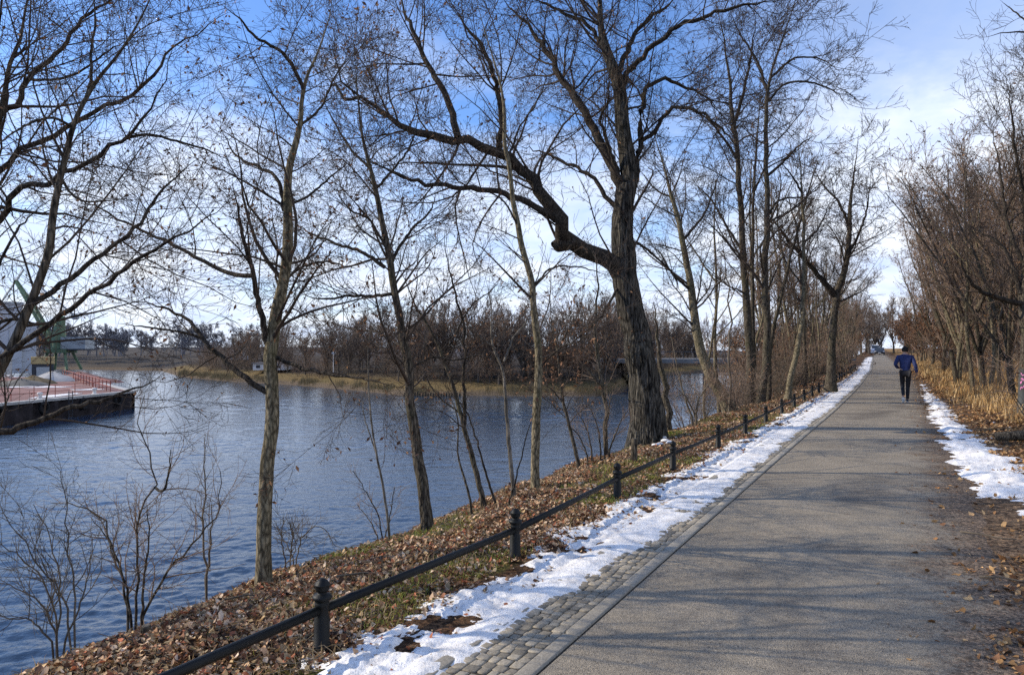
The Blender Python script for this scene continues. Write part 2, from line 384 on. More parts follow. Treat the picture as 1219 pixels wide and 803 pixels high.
x, y = W(s_abs, T); I = np.arange(len(S)).reshape(len(sv_), len(tv_)); Q = np.stack([I[:-1, :-1], I[1:, :-1], I[1:, 1:], I[:-1, 1:]], -1).reshape(-1, 4)
z = .010 + .012 * np.sin(np.clip(S, 0, 1) * math.pi) - .012 * (S > .999)
o = mesh_obj('path', np.stack([x, y, z], 1), Q, M['asphalt'], smooth=True, cols=acol(s_abs, T)); tag(o, kind='structure')
o = grid(np.array([-.56, 0.03]), np.arange(-6, 150, .5), lambda s, t: 0 * s + .005, 'gutter_bed', M['joint']); tag(o, kind='structure')
V = []; Q = []; C = []
def sett(s0, s1, t0, t1, h, c, jit=.006, top=.012):
    global V, Q, C
    j = lambda: random.uniform(-jit, jit)
    b0 = [(s0 + j(), t0 + j()), (s1 + j(), t0 + j()), (s1 + j(), t1 + j()), (s0 + j(), t1 + j())]
    cs, ct = (s0 + s1) / 2, (t0 + t1) / 2; n = len(V)
    for s, t in b0: V.append((s, t, .002)); C.append(c)
    for s, t in b0: V.append((s + (cs - s) * .04, t + (ct - t) * .04, h - top * .4)); C.append(c)
    for s, t in b0: V.append((s + (cs - s) * .28, t + (ct - t) * .28, h)); C.append(c)
    for k in range(2):
        for i in range(4): Q.append((n + k * 4 + i, n + k * 4 + (i + 1) % 4, n + k * 4 + 4 + (i + 1) % 4, n + k * 4 + 4 + i))
    Q.append((n + 8, n + 9, n + 10, n + 11))
t = -3.0
while t < 128:
    dt = random.uniform(.055, .080)
    off = random.uniform(-.012, .012); w_ = [random.uniform(.8, 1.2) for _ in range(5)]; tot = sum(w_); s = -.445 + .004
    for k in range(5):
        ww = .345 * w_[k] / tot; g = random.uniform(.6, 1.25)
        sk = random.uniform(-.010, .010)
        sett(s + .003, s + ww - .003, t + .003 + sk, t + dt - .003 + sk, .014 + random.uniform(-.003, .003), (.30 * g, .26 * g, .195 * g), .004, .007); s += ww
    t += dt
V = np.array(V); x, y = W(V[:, 0], V[:, 1]); o = mesh_obj('cobbled_gutter', np.stack([x, y, V[:, 2]], 1), np.array(Q), M['setts'], smooth=False, cols=np.array(C)); tag(o, kind='structure')
V = []; Q = []; C = []
t = -3.0
while t < 128:
    for s0, s1 in ((-.54, -.452), (-.092, -.004)): sett(s0, s1, t + .004, t + .996, .020, (.21 * random.uniform(.85, 1.1),) * 3 if False else tuple(np.array((.32, .285, .225)) * random.uniform(.85, 1.1)), .001, .006)
    t += 1.0
V = np.array(V)
# subdivide kerb only by following the curve at both ends (stones are one metre long)
x, y = W(V[:, 0], V[:, 1]); o = mesh_obj('kerb', np.stack([x, y, V[:, 2]], 1), np.array(Q), M['setts'], smooth=False, cols=np.array(C)); tag(o, kind='structure')

def snow_th(s, t):
    x, y = W(s, t)
    lim_r = np.interp(t, [0, 3, 4.3, 5.3, 7.5, 12, 30], [-.50, -.49, -.47, -.36, -.24, -.20, -.16]) + (fbm(x * 6, y * 6, 41, 3) - .5) * .12 + (vnoise(t * 1.1, s * 0, 4) - .5) * .10
    lim_l = np.interp(t, [0, 3, 5, 7, 10, 14, 40], [-1.02, -1.0, -.98, -1.08, -1.05, -.95, -.85]) + (fbm(x * 2.6, y * 2.6, 42, 5) - .5) * .85
    e = np.minimum(lim_r - s, (s - lim_l) * .55)
    lump = (fbm(x * 9, y * 9, 43, 4) - .5); fine = fbm(x * 30, y * 30, 44, 2) - .5
    rough = np.clip((-.62 - s) / .1, 0, 1)
    th = np.clip(e * .22, -.05, .011) + lump * (.012 + .026 * rough) + fine * .026 * (.35 + rough) - np.clip(fbm(x * 5, y * 5, 47, 4) - .54, 0, 1) * .22 * (.35 + .65 * rough)
    trk = .62 + .03 * np.sin(t * .35) + .015 * (vnoise(t * 3, t * 0, 8) - .5)
    th -= .009 * np.exp(-((s + trk) / .03) ** 2); th += .004 * np.exp(-((s + trk - .07) / .03) ** 2)
    trk2 = .78 + .04 * np.sin(t * .22 + 1)
    th -= .004 * np.exp(-((s + trk2) / .03) ** 2)
    return th + .008 + .012 * ((s > -.56) & (s < 0)) * 0
def zsnow(s, t): return Hst(s, t) * (s < -1) + snow_th(s, t) + .010 * np.clip((s + .58) / .05, 0, 1)
o = grid(np.arange(-1.75, -.04, .016), tsteps(1.0, 128, .022, .0045), zsnow, 'snow', M['snow'], keep=lambda s, t, z: snow_th(s, t) > -.012); tag(o, kind='structure')
def rs_th(s, t):
    x, y = W(s, t)
    c = np.interp(t, [7, 9, 11, 14, 20, 27, 45], [2.75, 2.85, 2.78, 2.62, 2.42, 2.4, 2.4]); wd = np.interp(t, [7, 9, 10, 11.5, 14, 17, 22, 28, 36], [-.5, -.08, .26, .38, .27, .17, .11, .06, -.1])
    e = wd - np.abs(s - c)
    return np.clip(e * .2, -.06, .018) + (fbm(x * 2.5, y * 6, 51, 4) - .53) * .17 + (fbm(x * 25, y * 25, 52, 2) - .5) * .014 + .004
o = grid(np.arange(1.9, 3.7, .02), tsteps(6, 40, .03, .004), lambda s, t: Hst(s, t) * (s > 2.4) + rs_th(s, t) + .012, 'snow_patch', M['snow'], keep=lambda s, t, z: rs_th(s, t) > -.02); tag(o, kind='structure')

# water: real small waves out to 190 m, then a flat sheet
th = np.radians(np.linspace(-50, 40, 620)); rd = 5.5 * (230 / 5.5) ** np.linspace(0, 1, 820)
TH, RD = np.meshgrid(th, rd, indexing='ij'); X = RD * np.sin(TH); Y = RD * np.cos(TH)
def wav(x, y):
    xr = x * .97 + y * .25; yr = y * .97 - x * .25
    wx = fbm(x * .3, y * .3, 301, 2) * 1.2
    a = 1 - np.abs(fbm(xr * .55 + wx, yr * 1.0, 302, 3) - .5) * 2
    b_ = 1 - np.abs(fbm(xr * 2.0 + wx * 2, yr * 3.2, 303, 3) - .5) * 2
    c = fbm(x * 6, y * 8, 304, 2)
    gust = .1 + 1.5 * fbm(x * .06, y * .11, 305, 3)
    return (a * .06 + b_ * .036 + c * .024 - .095) * gust
fade = np.clip((230 - RD) / 60, 0, 1)
Z = WATER_Z + wav(X.ravel(), Y.ravel()).reshape(X.shape) * fade
I = np.arange(X.size).reshape(X.shape); Q = np.stack([I[:-1, :-1], I[1:, :-1], I[1:, 1:], I[:-1, 1:]], -1).reshape(-1, 4)[:, ::-1]
V = np.stack([X.ravel(), Y.ravel(), Z.ravel()], 1)
n0 = len(V); V = np.concatenate([V, [(-3000, -400, WATER_Z - .13), (3000, -400, WATER_Z - .13), (3000, 3500, WATER_Z - .13), (-3000, 3500, WATER_Z - .13)]]); Q = np.concatenate([Q, [[n0, n0 + 1, n0 + 2, n0 + 3]]])
o = mesh_obj('water', V, np.ascontiguousarray(Q), M['water'], smooth=True); tag(o, kind='structure')

# far shore land
shore = np.array([(-900, 230), (-420, 210), (-250, 185), (-110, 172), (-75, 158), (-57, 127), (-43, 111), (-29.3, 99.5), (-17.6, 86.3), (-11.4, 78), (-6.2, 78), (2.7, 77.5), (9.7, 77.5), (12.5, 84),
                  (16, 100), (24, 124), (34, 142), (60, 165), (90, 190)])
sdist = np.r_[0, np.cumsum(np.linalg.norm(np.diff(shore, axis=0), axis=1))]
ds = np.r_[np.arange(0, 600, 20), np.arange(600, sdist[-1], 3), sdist[-1]]
sh = np.stack([np.interp(ds, sdist, shore[:, i]) for i in (0, 1)], 1)
FAR = np.array([-400 * 0, 1.0])
def far_pt(i_xy, off):
    # push away from the water, mostly along +Y
    return i_xy + np.array([0.12, 1.0]) * off
offs = [-2, 0, .6, 2.5, 5, 9, 16, 30, 60, 120, 400, 2500]; zs = [-4.4, -3.55, -3.2, -2.9, -2.5, -2.0, -1.6, -1.2, -.9, -.6, -.3, 0]
V = []
for k, (of, z) in enumerate(zip(offs, zs)):
    P = sh + np.array([.12, 1.0]) * of
    zz = z + (fbm(P[:, 0] * .15, P[:, 1] * .15, 61, 3) - .5) * (.9 if k > 2 else .15)
    V.append(np.stack([P[:, 0], P[:, 1], zz], 1))
V = np.array(V); I = np.arange(V.shape[0] * V.shape[1]).reshape(V.shape[:2])
Q = np.stack([I[:-1, :-1], I[:-1, 1:], I[1:, 1:], I[1:, :-1]], -1).reshape(-1, 4)
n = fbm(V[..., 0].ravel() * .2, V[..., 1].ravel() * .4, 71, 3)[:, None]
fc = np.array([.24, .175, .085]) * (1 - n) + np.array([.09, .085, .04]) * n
rowk = np.repeat(np.arange(len(offs)), V.shape[1])[:, None]; fc = np.where(rowk >= 5, np.array([[.05, .042, .032]]) * (.7 + .6 * n), fc); fc = np.where(rowk >= 9, np.array([[.10, .10, .11]]), fc); xl = V[..., 0].ravel()[:, None]; fc = np.where((xl < -70) & (rowk >= 3), np.array([[.075, .07, .062]]) * (.7 + .6 * n), fc); fc = np.where(rowk <= 2, np.array([[.12, .10, .075]]), fc)  # tree shade painted into the rows behind the slope, haze into the outermost
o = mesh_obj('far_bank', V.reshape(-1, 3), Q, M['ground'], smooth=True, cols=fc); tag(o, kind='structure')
def far_z(off): return float(np.interp(off, offs, zs))

# ---------------------------------------------------------------- tree machinery
def resample(P, Rr, K, wig=0, g=None):
    P = np.asarray(P, float); n = len(P)
    # Catmull-Rom through the points
    Pe = np.vstack([2 * P[0] - P[1], P, 2 * P[-1] - P[-2]]); out = []
    for i in range(n - 1):
        p0, p1, p2, p3 = Pe[i:i + 4]
        for u in np.linspace(0, 1, 9)[:-1]:
            out.append(.5 * (2 * p1 + (p2 - p0) * u + (2 * p0 - 5 * p1 + 4 * p2 - p3) * u * u + (3 * p1 - p0 - 3 * p2 + p3) * u ** 3))
    out.append(P[-1]); out = np.array(out)
    d = np.r_[0, np.cumsum(np.linalg.norm(np.diff(out, axis=0), axis=1))]; q = np.linspace(0, d[-1], K)
    res = np.stack([np.interp(q, d, out[:, i]) for i in range(3)], 1)
    rr = np.interp(q / d[-1], np.linspace(0, 1, len(Rr)), Rr)
    if wig:
        s = d[-1] / K * wig; nn = g.normal(0, 1, (K, 3)); nn[0] = 0; nn[-1] = 0; res = res + nn * s
    return res, rr
def nrm(a): return a / (np.linalg.norm(a, axis=-1, keepdims=True) + 1e-9)
def grow(P, Rr, g, spacing, ln, ang, K=5, ratio=.5, wig=.18, up=.08, u0=.2, rmin=.002, lenu=.5, planar=0, rscale=None):
    N, K0 = Rr.shape
    Ls = np.linalg.norm(np.diff(P, axis=1), axis=2).sum(1)
    n = g.poisson(Ls * (1 - u0) / spacing); idx = np.repeat(np.arange(N), n); m_ = len(idx)
    if m_ == 0: return np.zeros((0, K, 3)), np.zeros((0, K))
    u = u0 + (1 - u0) * g.random(m_); f = u * (K0 - 1); i = np.minimum(f.astype(int), K0 - 2); w_ = (f - i)[:, None]
    p0 = P[idx, i] * (1 - w_) + P[idx, i + 1] * w_; T = nrm(P[idx, i + 1] - P[idx, i])
    r0 = Rr[idx, i] * (1 - w_[:, 0]) + Rr[idx, i + 1] * w_[:, 0]
    v = nrm(np.cross(T, g.normal(size=(m_, 3)))); a = np.radians(g.uniform(ang[0], ang[1], m_))[:, None]
    d = nrm(T * np.cos(a) + v * np.sin(a)); l = g.uniform(ln[0], ln[1], m_) * (1 - lenu * u)
    if rscale: l = l * np.clip(r0 / rscale, .5, 1.6)
    pts = [p0]; cur = d
    curl = g.normal(0, wig * .5, (m_, 3))
    for k in range(K - 1):
        cur = nrm(cur + g.normal(0, wig, (m_, 3)) + curl + np.array([0, 0, up])); pts.append(pts[-1] + cur * (l / (K - 1))[:, None])
    C = np.stack(pts, 1); rs = np.maximum(np.minimum(r0 * ratio, l * .0115 + rmin * .5) * g.uniform(.7, 1.2, m_), rmin * 1.05)
    tp = np.linspace(1, .12, K)[None]; return C, np.maximum(rs[:, None] * tp, rmin)
def tubes(P, Rr, sides):
    N, K = Rr.shape
    T = np.empty_like(P); T[:, 1:-1] = P[:, 2:] - P[:, :-2]; T[:, 0] = P[:, 1] - P[:, 0]; T[:, -1] = P[:, -1] - P[:, -2]; T = nrm(T)
    m_ = nrm(P[:, -1] - P[:, 0]); ref = np.where(np.abs(m_[:, 2:3]) > .75, np.array([[1., .2, 0]]), np.array([[.1, .1, 1.]]))
    U = nrm(np.cross(T, ref[:, None, :])); B = np.cross(T, U)
    a = np.arange(sides) * 2 * math.pi / sides
    V = P[:, :, None] + Rr[:, :, None, None] * (np.cos(a)[None, None, :, None] * U[:, :, None] + np.sin(a)[None, None, :, None] * B[:, :, None])
    I = np.arange(N * K * sides).reshape(N, K, sides); J = np.roll(I, -1, 2)
    Q = np.stack([I[:, :-1], J[:, :-1], J[:, 1:], I[:, 1:]], -1).reshape(-1, 4)
    return V.reshape(-1, 3), Q
def merge(parts):
    Vs, Qs, n = [], [], 0
    for V, Q in parts:
        if len(V) == 0: continue
        Vs.append(V); Qs.append(Q + n); n += len(V)
    return np.concatenate(Vs), np.concatenate(Qs)
def trunk_rough(V, amt, base, flare, r):
    # knobbly outline and flared root collar
    return V
def leafquads(P, size, g, cols, flat=False):
    n = len(P); a = nrm(g.normal(size=(n, 3))); b_ = nrm(np.cross(a, g.normal(size=(n, 3)))); s = size * g.uniform(.5, 1.3, (n, 1))
    c = np.cross(a, b_)
    V = np.stack([P - a * s, P + b_ * s * .45 + c * s * .15, P + a * s, P - b_ * s * .45 + c * s * .15], 1)
    base = np.arange(n)[:, None] * 4; Q = np.concatenate([base + [[0, 1, 2]], base + [[0, 2, 3]]])
    cc = np.array(cols)[g.integers(0, len(cols), n)] * g.uniform(.6, 1.3, (n, 1)); return V.reshape(-1, 3), Q, np.repeat(cc, 4, 0)
BROWN = [(.30, .17, .09), (.20, .10, .05), (.14, .07, .035), (.26, .15, .08), (.11, .06, .04)]
RUST = [(.27, .14, .075), (.22, .115, .065), (.34, .19, .10), (.17, .09, .05)]
def hero(name, label, D, limbs, barkm='bark', twigm='twig', seed=1, dens=1., l1=(.6, 1.7), l2=(.25, .75), l3=(.08, .3), leaves=0, leafcols=BROWN, up=.06, base_xy=None, group=None,
         u0=.25, flare=1.6, spread=.8, wig=.10, sides=14, rough=.06, leafsize=.03, sp=(.2, .14, .09), wg=.16):
    """limbs: [(pixel points), w0, w1, depth end] - traced main limbs at depth D; the first is the trunk"""
    g = np.random.default_rng(seed); built = []; recs = []
    for li, lb in enumerate(limbs):
        pts, w0, w1 = lb[0], lb[1], lb[2]; dd1 = lb[3] if len(lb) > 3 else g.uniform(-spread, spread)
        if li == 0: dd0 = 0.
        else:
            best = min(((px - pts[0][0]) ** 2 + (py - pts[0][1]) ** 2, d_) for rec in recs for px, py, d_ in rec); dd0 = best[1]
        n = len(pts); dd = [dd0 + (dd1 - (dd0 if li == 0 else 0)) * (k / (n - 1)) ** 1.3 for k in range(n)]
        fine = []
        for k in range(n - 1):
            for u in np.linspace(0, 1, 6)[:-1]:
                fine.append((pts[k][0] * (1 - u) + pts[k + 1][0] * u, pts[k][1] * (1 - u) + pts[k + 1][1] * u, dd[k] * (1 - u) + dd[k + 1] * u))
        fine.append((*pts[-1], dd[-1])); recs.append(fine)
        P = np.array([at(px, py, D + d_) for (px, py), d_ in zip(pts, dd)])
        ww = lb[4] if len(lb) > 4 else None
        if ww is None: ww = [w0, (w0 + w1) * .5, w1]
        rr = np.array(ww) * (.42 if li == 0 else .46) * D / F
        bp, brr = resample(P, rr, 26, wig * (.25 if li == 0 else 1), g); brr = brr * np.interp(np.linspace(0, 1, 26), [0, .7, 1], [1, 1, .22]); built.append((bp, brr))
    tp, tr = built[0]
    gz = float(H(tp[0, 0], tp[0, 1])[0])
    if base_xy is None: tp[0, 2] = gz - .12
    root = empty(name, (tp[0, 0], tp[0, 1], gz)); tag(root, label, 'tree', group)
    # trunk: more rings, knobbly
    P, rr = resample(tp, tr, 70); 
    d0 = np.linalg.norm(P - P[0], axis=1); rr = rr * (1 + (flare - 1) * np.exp(-d0 / (tr[0] * 2.0)))
    V, Q = tubes(P[None], rr[None], sides * 2 if sides > 14 else sides)
    ns = sides * 2 if sides > 14 else sides
    Vr = V.reshape(-1, ns, 3); cen = P[:, None, :]; k = np.arange(ns)[None, :]; jj = np.arange(70)[:, None]
    nz = (vnoise(k * 2.1 % ns + jj * 0., jj * .55, seed) - .5) * 2 * rough * 1.2 + (vnoise(0. * k, jj * .25, seed + 5) - .5) * rough
    rootl = (vnoise(k * 5.0 / ns * 2 + 0. * jj, 0. * jj + .5, seed + 9) - .3) * .9 * np.exp(-d0[:, None] / (tr[0] * 1.6)) * (flare - 1) * 1.3
    V = (cen + (Vr - cen) * (1 + nz + rootl)[..., None]).reshape(-1, 3)
    mesh_obj('trunk', V, Q, M[barkm], root, smooth=True)
    P0 = np.stack([b_[0] for b_ in built]); R0 = np.stack([b_[1] for b_ in built])
    rm = max(.0014, D * .00023)
    dens = dens * 1.45
    A, Ar = grow(P0, R0, g, sp[0] / dens, l1, (30, 75), 8, .38, wg * .8, up, u0, rm * 1.2, rscale=float(np.mean(R0[:, -1])) * 1.6)
    B, Br = grow(A, Ar, g, sp[1] / dens, l2, (30, 70), 6, .6, wg, up, .15, rm)
    C, Cr = grow(B, Br, g, sp[2] / dens / 1.2, l3, (25, 65), 4, .7, wg, up, .15, rm * .8)
    limbV = merge([tubes(P0[1:], R0[1:], 9)] if len(built) > 1 else [tubes(P0[:1, -3:], R0[:1, -3:], 5)])
    # most limbs take the darker limb bark; the fine wood is a second mesh
    limb = mesh_obj('limbs', *limbV, M['limb_bark' if barkm in ('bark', 'bark_oak', 'bark_yellow') else barkm], root, smooth=True)
    mesh_obj('twigs', *merge([tubes(A, Ar, 5), tubes(B, Br, 3), tubes(C, Cr, 3)]), M[twigm], root, smooth=True)
    if leaves:
        E = np.concatenate([C[:, -1], B[:, -1]]); E = E[g.integers(0, len(E), leaves)] + g.normal(0, .015, (leaves, 3))
        LV, LQ, LC = leafquads(E, leafsize, g, leafcols); mesh_obj('withered_leaves', LV, LQ, M['leaf'], root, cols=LC)
    return root
def proto(name, seed, Ht, r0, style, twigm, barkm, leaves=0, leafcols=BROWN, dens=1., rm=.004, leafsize=.05, K0=16):
    """free-standing tree built at the origin from one or more leaders"""
    g = np.random.default_rng(seed); lead = []
    def leader(p, d, l, r, wig=.06, up=.05, K=K0):
        pts = [np.array(p, float)]; d = np.array(d, float)
        for k in range(K - 1):
            d = d + g.normal(0, wig, 3) + np.array([0, 0, up]); d /= np.linalg.norm(d); pts.append(pts[-1] + d * l / (K - 1))
        rr = r * np.linspace(1, .15, K) ** .9; lead.append((np.array(pts), rr)); return lead[-1]
    if style == 'slim':
        P, r_ = leader((0, 0, -.15), (g.normal(0, .08), g.normal(0, .08), 1), Ht, r0)
        for k in range(g.integers(1, 3)):
            i = g.integers(5, 10); leader(P[i], (g.normal(0, .5), g.normal(0, .5), 1), Ht * .55, r_[i] * .7)
        pr = dict(sp=.32, l1=(.8, 2.2), ang=(25, 60), u0=.3, up=.10)
    elif style == 'fan':
        P, r_ = leader((0, 0, -.15), (g.normal(0, .05), g.normal(0, .05), 1), Ht * .35, r0, .04)
        for k in range(7):
            i = g.integers(6, 15); a = k * 2.4 + g.normal(0, .3); leader(P[i], (.45 * math.cos(a), .45 * math.sin(a), 1), Ht * g.uniform(.65, .85), r0 * .5, .05, .03)
        pr = dict(sp=.22, l1=(1., 2.6), ang=(20, 50), u0=.2, up=.10)
    elif style == 'round':
        P, r_ = leader((0, 0, -.15), (0, 0, 1), Ht * .5, r0, .05)
        for k in range(8):
            i = g.integers(5, 15); a = k * 2.4 + g.normal(0, .3); leader(P[i], (1.0 * math.cos(a), 1.0 * math.sin(a), .9), Ht * g.uniform(.4, .6), r0 * .45, .08, .04)
        pr = dict(sp=.28, l1=(.9, 2.4), ang=(25, 65), u0=.2, up=.05)
    else:   # shrub
        for k in range(9):
            a = g.uniform(0, 6.28); leader((.1 * math.cos(a), .1 * math.sin(a), -.1), (.5 * math.cos(a), .5 * math.sin(a), 1), Ht * g.uniform(.6, 1), r0, .09, .02)
        pr = dict(sp=.25, l1=(.3, .9), ang=(20, 55), u0=.15, up=.04)
    P0 = np.stack([l[0] for l in lead]); R0 = np.stack([l[1] for l in lead]); s = Ht / 8 if style != 'shrub' else Ht / 1.6; dens = dens * 1.25
    A, Ar = grow(P0, R0, g, pr['sp'] * s / dens, (pr['l1'][0] * s, pr['l1'][1] * s), pr['ang'], 6, .45, .12, pr['up'], pr['u0'], rm)
    B, Br = grow(A, Ar, g, .26 * s / dens, (.3 * s, .95 * s), (20, 55), 4, .6, .15, .06, .15, rm)
    C, Cr = grow(B, Br, g, .20 * s / dens, (.15 * s, .45 * s), (20, 55), 3, .7, .15, .05, .1, rm * .8)
    root = empty(name, (0, 0, 0))
    mesh_obj('trunk' if style != 'shrub' else 'stems', *tubes(P0, np.maximum(R0, rm), 8 if style != 'shrub' else 5), M[barkm], root, smooth=True)
    mesh_obj('twigs', *merge([tubes(A, Ar, 4), tubes(B, Br, 3), tubes(C, Cr, 3)]), M[twigm], root, smooth=True)
    if leaves:
        E = np.concatenate([C[:, -1], C[:, 1], B[:, -1]]); E = E[g.integers(0, len(E), leaves)] + g.normal(0, .03 * s, (leaves, 3))
        LV, LQ, LC = leafquads(E, leafsize, g, leafcols); mesh_obj('withered_leaves', LV, LQ, M['leaf'], root, cols=LC)
    return root
used = set()
def place(p, x, y, z, rz, sc, label, group, cat='tree'):
    o = p if p.name not in used else copy_tree(p)
    used.add(p.name); o.location = (x, y, z); o.rotation_euler = (0, 0, rz); o.scale = (sc, sc, sc * random.uniform(.92, 1.1))
    tag(o, label, cat, group); return o

exec_trees = True
# ---- hero trees, traced from the photograph
hero('bare_tree', 'near bare tree at the left edge, a mossy limb reaching low over the water', 4.6, [
    ([(-62, 832), (-52, 700), (-36, 560), (-20, 480), (0, 438), (17, 405), (34, 364), (50, 327), (62, 280), (64, 262), (72, 208), (87, 151), (101, 121), (114, 97), (148, 54), (178, 0), (196, -60)], 30, 5, .5, [30, 24, 18, 15, 13, 10, 8, 6, 4]),
    ([(40, 361), (67, 344), (111, 310), (141, 290), (168, 263), (188, 232), (215, 205), (249, 181)], 8, 2, .7),
    ([(-6, 432), (27, 408), (60, 384), (87, 364), (114, 344), (145, 326), (168, 307), (202, 287), (249, 258), (285, 235)], 8.5, 2, -.4),
    ([(101, 121), (107, 98), (108, 60), (113, 30), (112, -20)], 5, 2, .3),
    ([(-28, 520), (0, 514), (40, 503), (90, 483), (125, 476), (150, 465), (176, 457), (200, 440)], 10, 2, .4),
    ([(-18, 400), (0, 384), (17, 380), (44, 385), (70, 388)], 6, 2, .5),
    ([(72, 212), (90, 235), (111, 240), (155, 236)], 4, 1.5, .2),
    ([(87, 151), (60, 140), (30, 150), (0, 170)], 4, 2, -.5),
    ([(-30, 470), (-10, 340), (17, 283), (34, 258), (60, 238)], 6, 2.5, .6)],
    seed=11, dens=1.0, leaves=900, l1=(.4, 1.3), l2=(.18, .5), l3=(.07, .22), leafsize=.016, sp=(.16, .12, .08))
hero('bare_tree', 'spreading bare tree in the top left corner with dark boughs fanning to the right', 5.6, [
    ([(-330, 742), (-260, 600), (-180, 480), (-110, 380), (-60, 290), (-20, 190), (0, 134), (13, 77), (24, 44), (34, 0), (40, -50)], 40, 7, .3),
    ([(-20, 165), (0, 132), (20, 124), (34, 94), (67, 64), (100, 20), (134, 0), (160, -30)], 9, 2.5, .6),
    ([(-70, 270), (-30, 222), (0, 202), (34, 178), (77, 155), (111, 134), (158, 111), (188, 84), (202, 60), (242, 37), (272, 15)], 9, 2.5, .9),
    ([(-75, 330), (-30, 290), (0, 258), (17, 228), (54, 218), (71, 212), (114, 188), (148, 165), (175, 134), (195, 97), (205, 60)], 10, 2.5, -.7),
    ([(-90, 350), (-60, 200), (-30, 90), (0, 20), (10, -30)], 9, 4, -.6),
    ([(34, 94), (60, 95), (90, 88), (130, 60), (160, 45)], 4, 2, .3),
    ([(148, 165), (175, 160), (210, 168), (250, 180), (280, 195)], 4, 1.5, .4)],
    seed=12, dens=.9, leaves=500, l1=(.5, 1.5), l2=(.2, .6), l3=(.08, .25), leafsize=.02, sp=(.17, .13, .085))
hero('bare_tree', 'slender bare tree with a smooth trunk standing in red leaves behind the nearest bollard', 6.4, [
    ([(314, 697), (313, 640), (315, 600), (319, 545), (323, 500), (323, 462), (321, 425), (324, 400), (335, 345), (343, 290), (342, 215), (355, 155), (362, 104), (372, 78), (387, 40), (396, -10)], 22, 3, .5, [22, 21, 19.5, 19, 18, 15, 12, 9, 6, 3]),
    ([(319, 410), (308, 362), (300, 320), (290, 285), (283, 250), (276, 215)], 9, 2.5, -.5),
    ([(318, 466), (290, 448), (262, 425), (240, 402), (232, 386), (210, 372), (180, 362), (150, 360)], 8.5, 2, .6),
    ([(302, 328), (285, 328), (265, 322), (232, 305), (190, 283), (155, 267), (101, 239), (74, 222)], 6.5, 1.5, .8),
    ([(328, 425), (360, 437), (395, 446), (440, 452), (480, 462)], 5.5, 1.5, -.7),
    ([(338, 250), (330, 212), (310, 200), (281, 185), (262, 150)], 6, 2, .6),
    ([(361, 106), (350, 82), (335, 62), (305, 45), (285, 22), (262, 5)], 6, 2, -.6),
    ([(343, 245), (368, 232), (400, 205), (420, 190)], 4, 1.5, .5),
    ([(240, 402), (215, 395), (180, 390), (140, 385)], 4, 1.5, -.4),
    ([(337, 340), (355, 320), (390, 312), (430, 322)], 4, 1.5, .6),
    ([(355, 150), (380, 130), (400, 90), (420, 60)], 4, 1.5, .5)],
    barkm='bark_yellow', seed=13, dens=1.0, leaves=2200, l1=(.4, 1.4), l2=(.2, .6), l3=(.08, .24), leafsize=.022, sp=(.17, .12, .08), flare=1.35)
hero('bare_tree', 'leaning dark bare tree right of the slender one, rooted at the crest of the bank', 8.5, [
    ([(511, 622), (504, 580), (497, 540), (489, 480), (487, 440), (475, 375), (466, 325), (455, 265), (442, 205), (430, 150), (424, 90), (420, 40)], 18, 2, .5),
    ([(464, 315), (478, 290), (495, 268), (513, 250), (520, 225)], 5, 1.8, .6),
    ([(468, 350), (445, 352), (415, 352), (380, 356), (350, 345)], 5, 1.5, -.4),
    ([(458, 318), (430, 300), (400, 290), (370, 278), (345, 260)], 5.5, 1.8, .6),
    ([(447, 225), (470, 200), (490, 170), (500, 130)], 4, 1.5, .3),
    ([(440, 200), (420, 180), (400, 150), (380, 110)], 4, 1.5, .5),
    ([(462, 300), (440, 262), (415, 248), (395, 220)], 4, 1.5, -.4),
    ([(486, 440), (515, 425), (545, 428), (590, 415)], 3.5, 1.2, .5)],
    seed=14, dens=1.0, leaves=1000, l1=(.5, 1.7), l2=(.25, .7), l3=(.1, .28), leafsize=.026, flare=1.3)
hero('young_tree', 'two stemmed thin young tree leaning left at the crest, beside the dark leaning tree', 9.2, [
    ([(578, 604), (566, 560), (553, 510), (538, 455), (517, 402), (494, 362), (476, 320), (462, 300)], 9, 1.5, .4),
    ([(553, 505), (551, 450), (553, 395), (541, 345), (532, 305), (528, 260)], 5, 1.2, -.3),
    ([(541, 400), (560, 365), (585, 345), (600, 325)], 2.5, 1, .4),
    ([(545, 490), (520, 470), (500, 440), (470, 425)], 2.5, 1, .4)],
    seed=15, dens=.7, l1=(.4, 1.1), l2=(.2, .5), sp=(.3, .2, .14), flare=1.2)
hero('young_tree', 'thin grey young tree between the two stemmed tree and the yellowish trunk', 9.6, [
    ([(612, 592), (607, 540), (602, 480), (598, 440), (586, 410), (584, 360), (575, 320)], 7, 1.2, .3),
    ([(600, 430), (612, 400), (625, 385), (640, 350)], 3, 1, .3),
    ([(590, 415), (565, 395), (545, 370)], 2.5, 1, -.3)],
    seed=16, dens=.7, barkm='bark_pale', l1=(.4, 1.1), l2=(.2, .5), sp=(.3, .2, .14), flare=1.2)
hero('sapling', 'pale thin sapling bowed over at the top in front of the water', 8.0, [
    ([(465, 645), (458, 590), (448, 540), (441, 490), (438, 430), (441, 395), (455, 375), (470, 350)], 4.2, 1, .3),
    ([(448, 540), (435, 500), (430, 470)], 2, .8, .2)],
    seed=17, dens=.3, barkm='bark_pale', twigm='twig_pale', l1=(.3, .7), sp=(.4, .3, .2), flare=1.1)
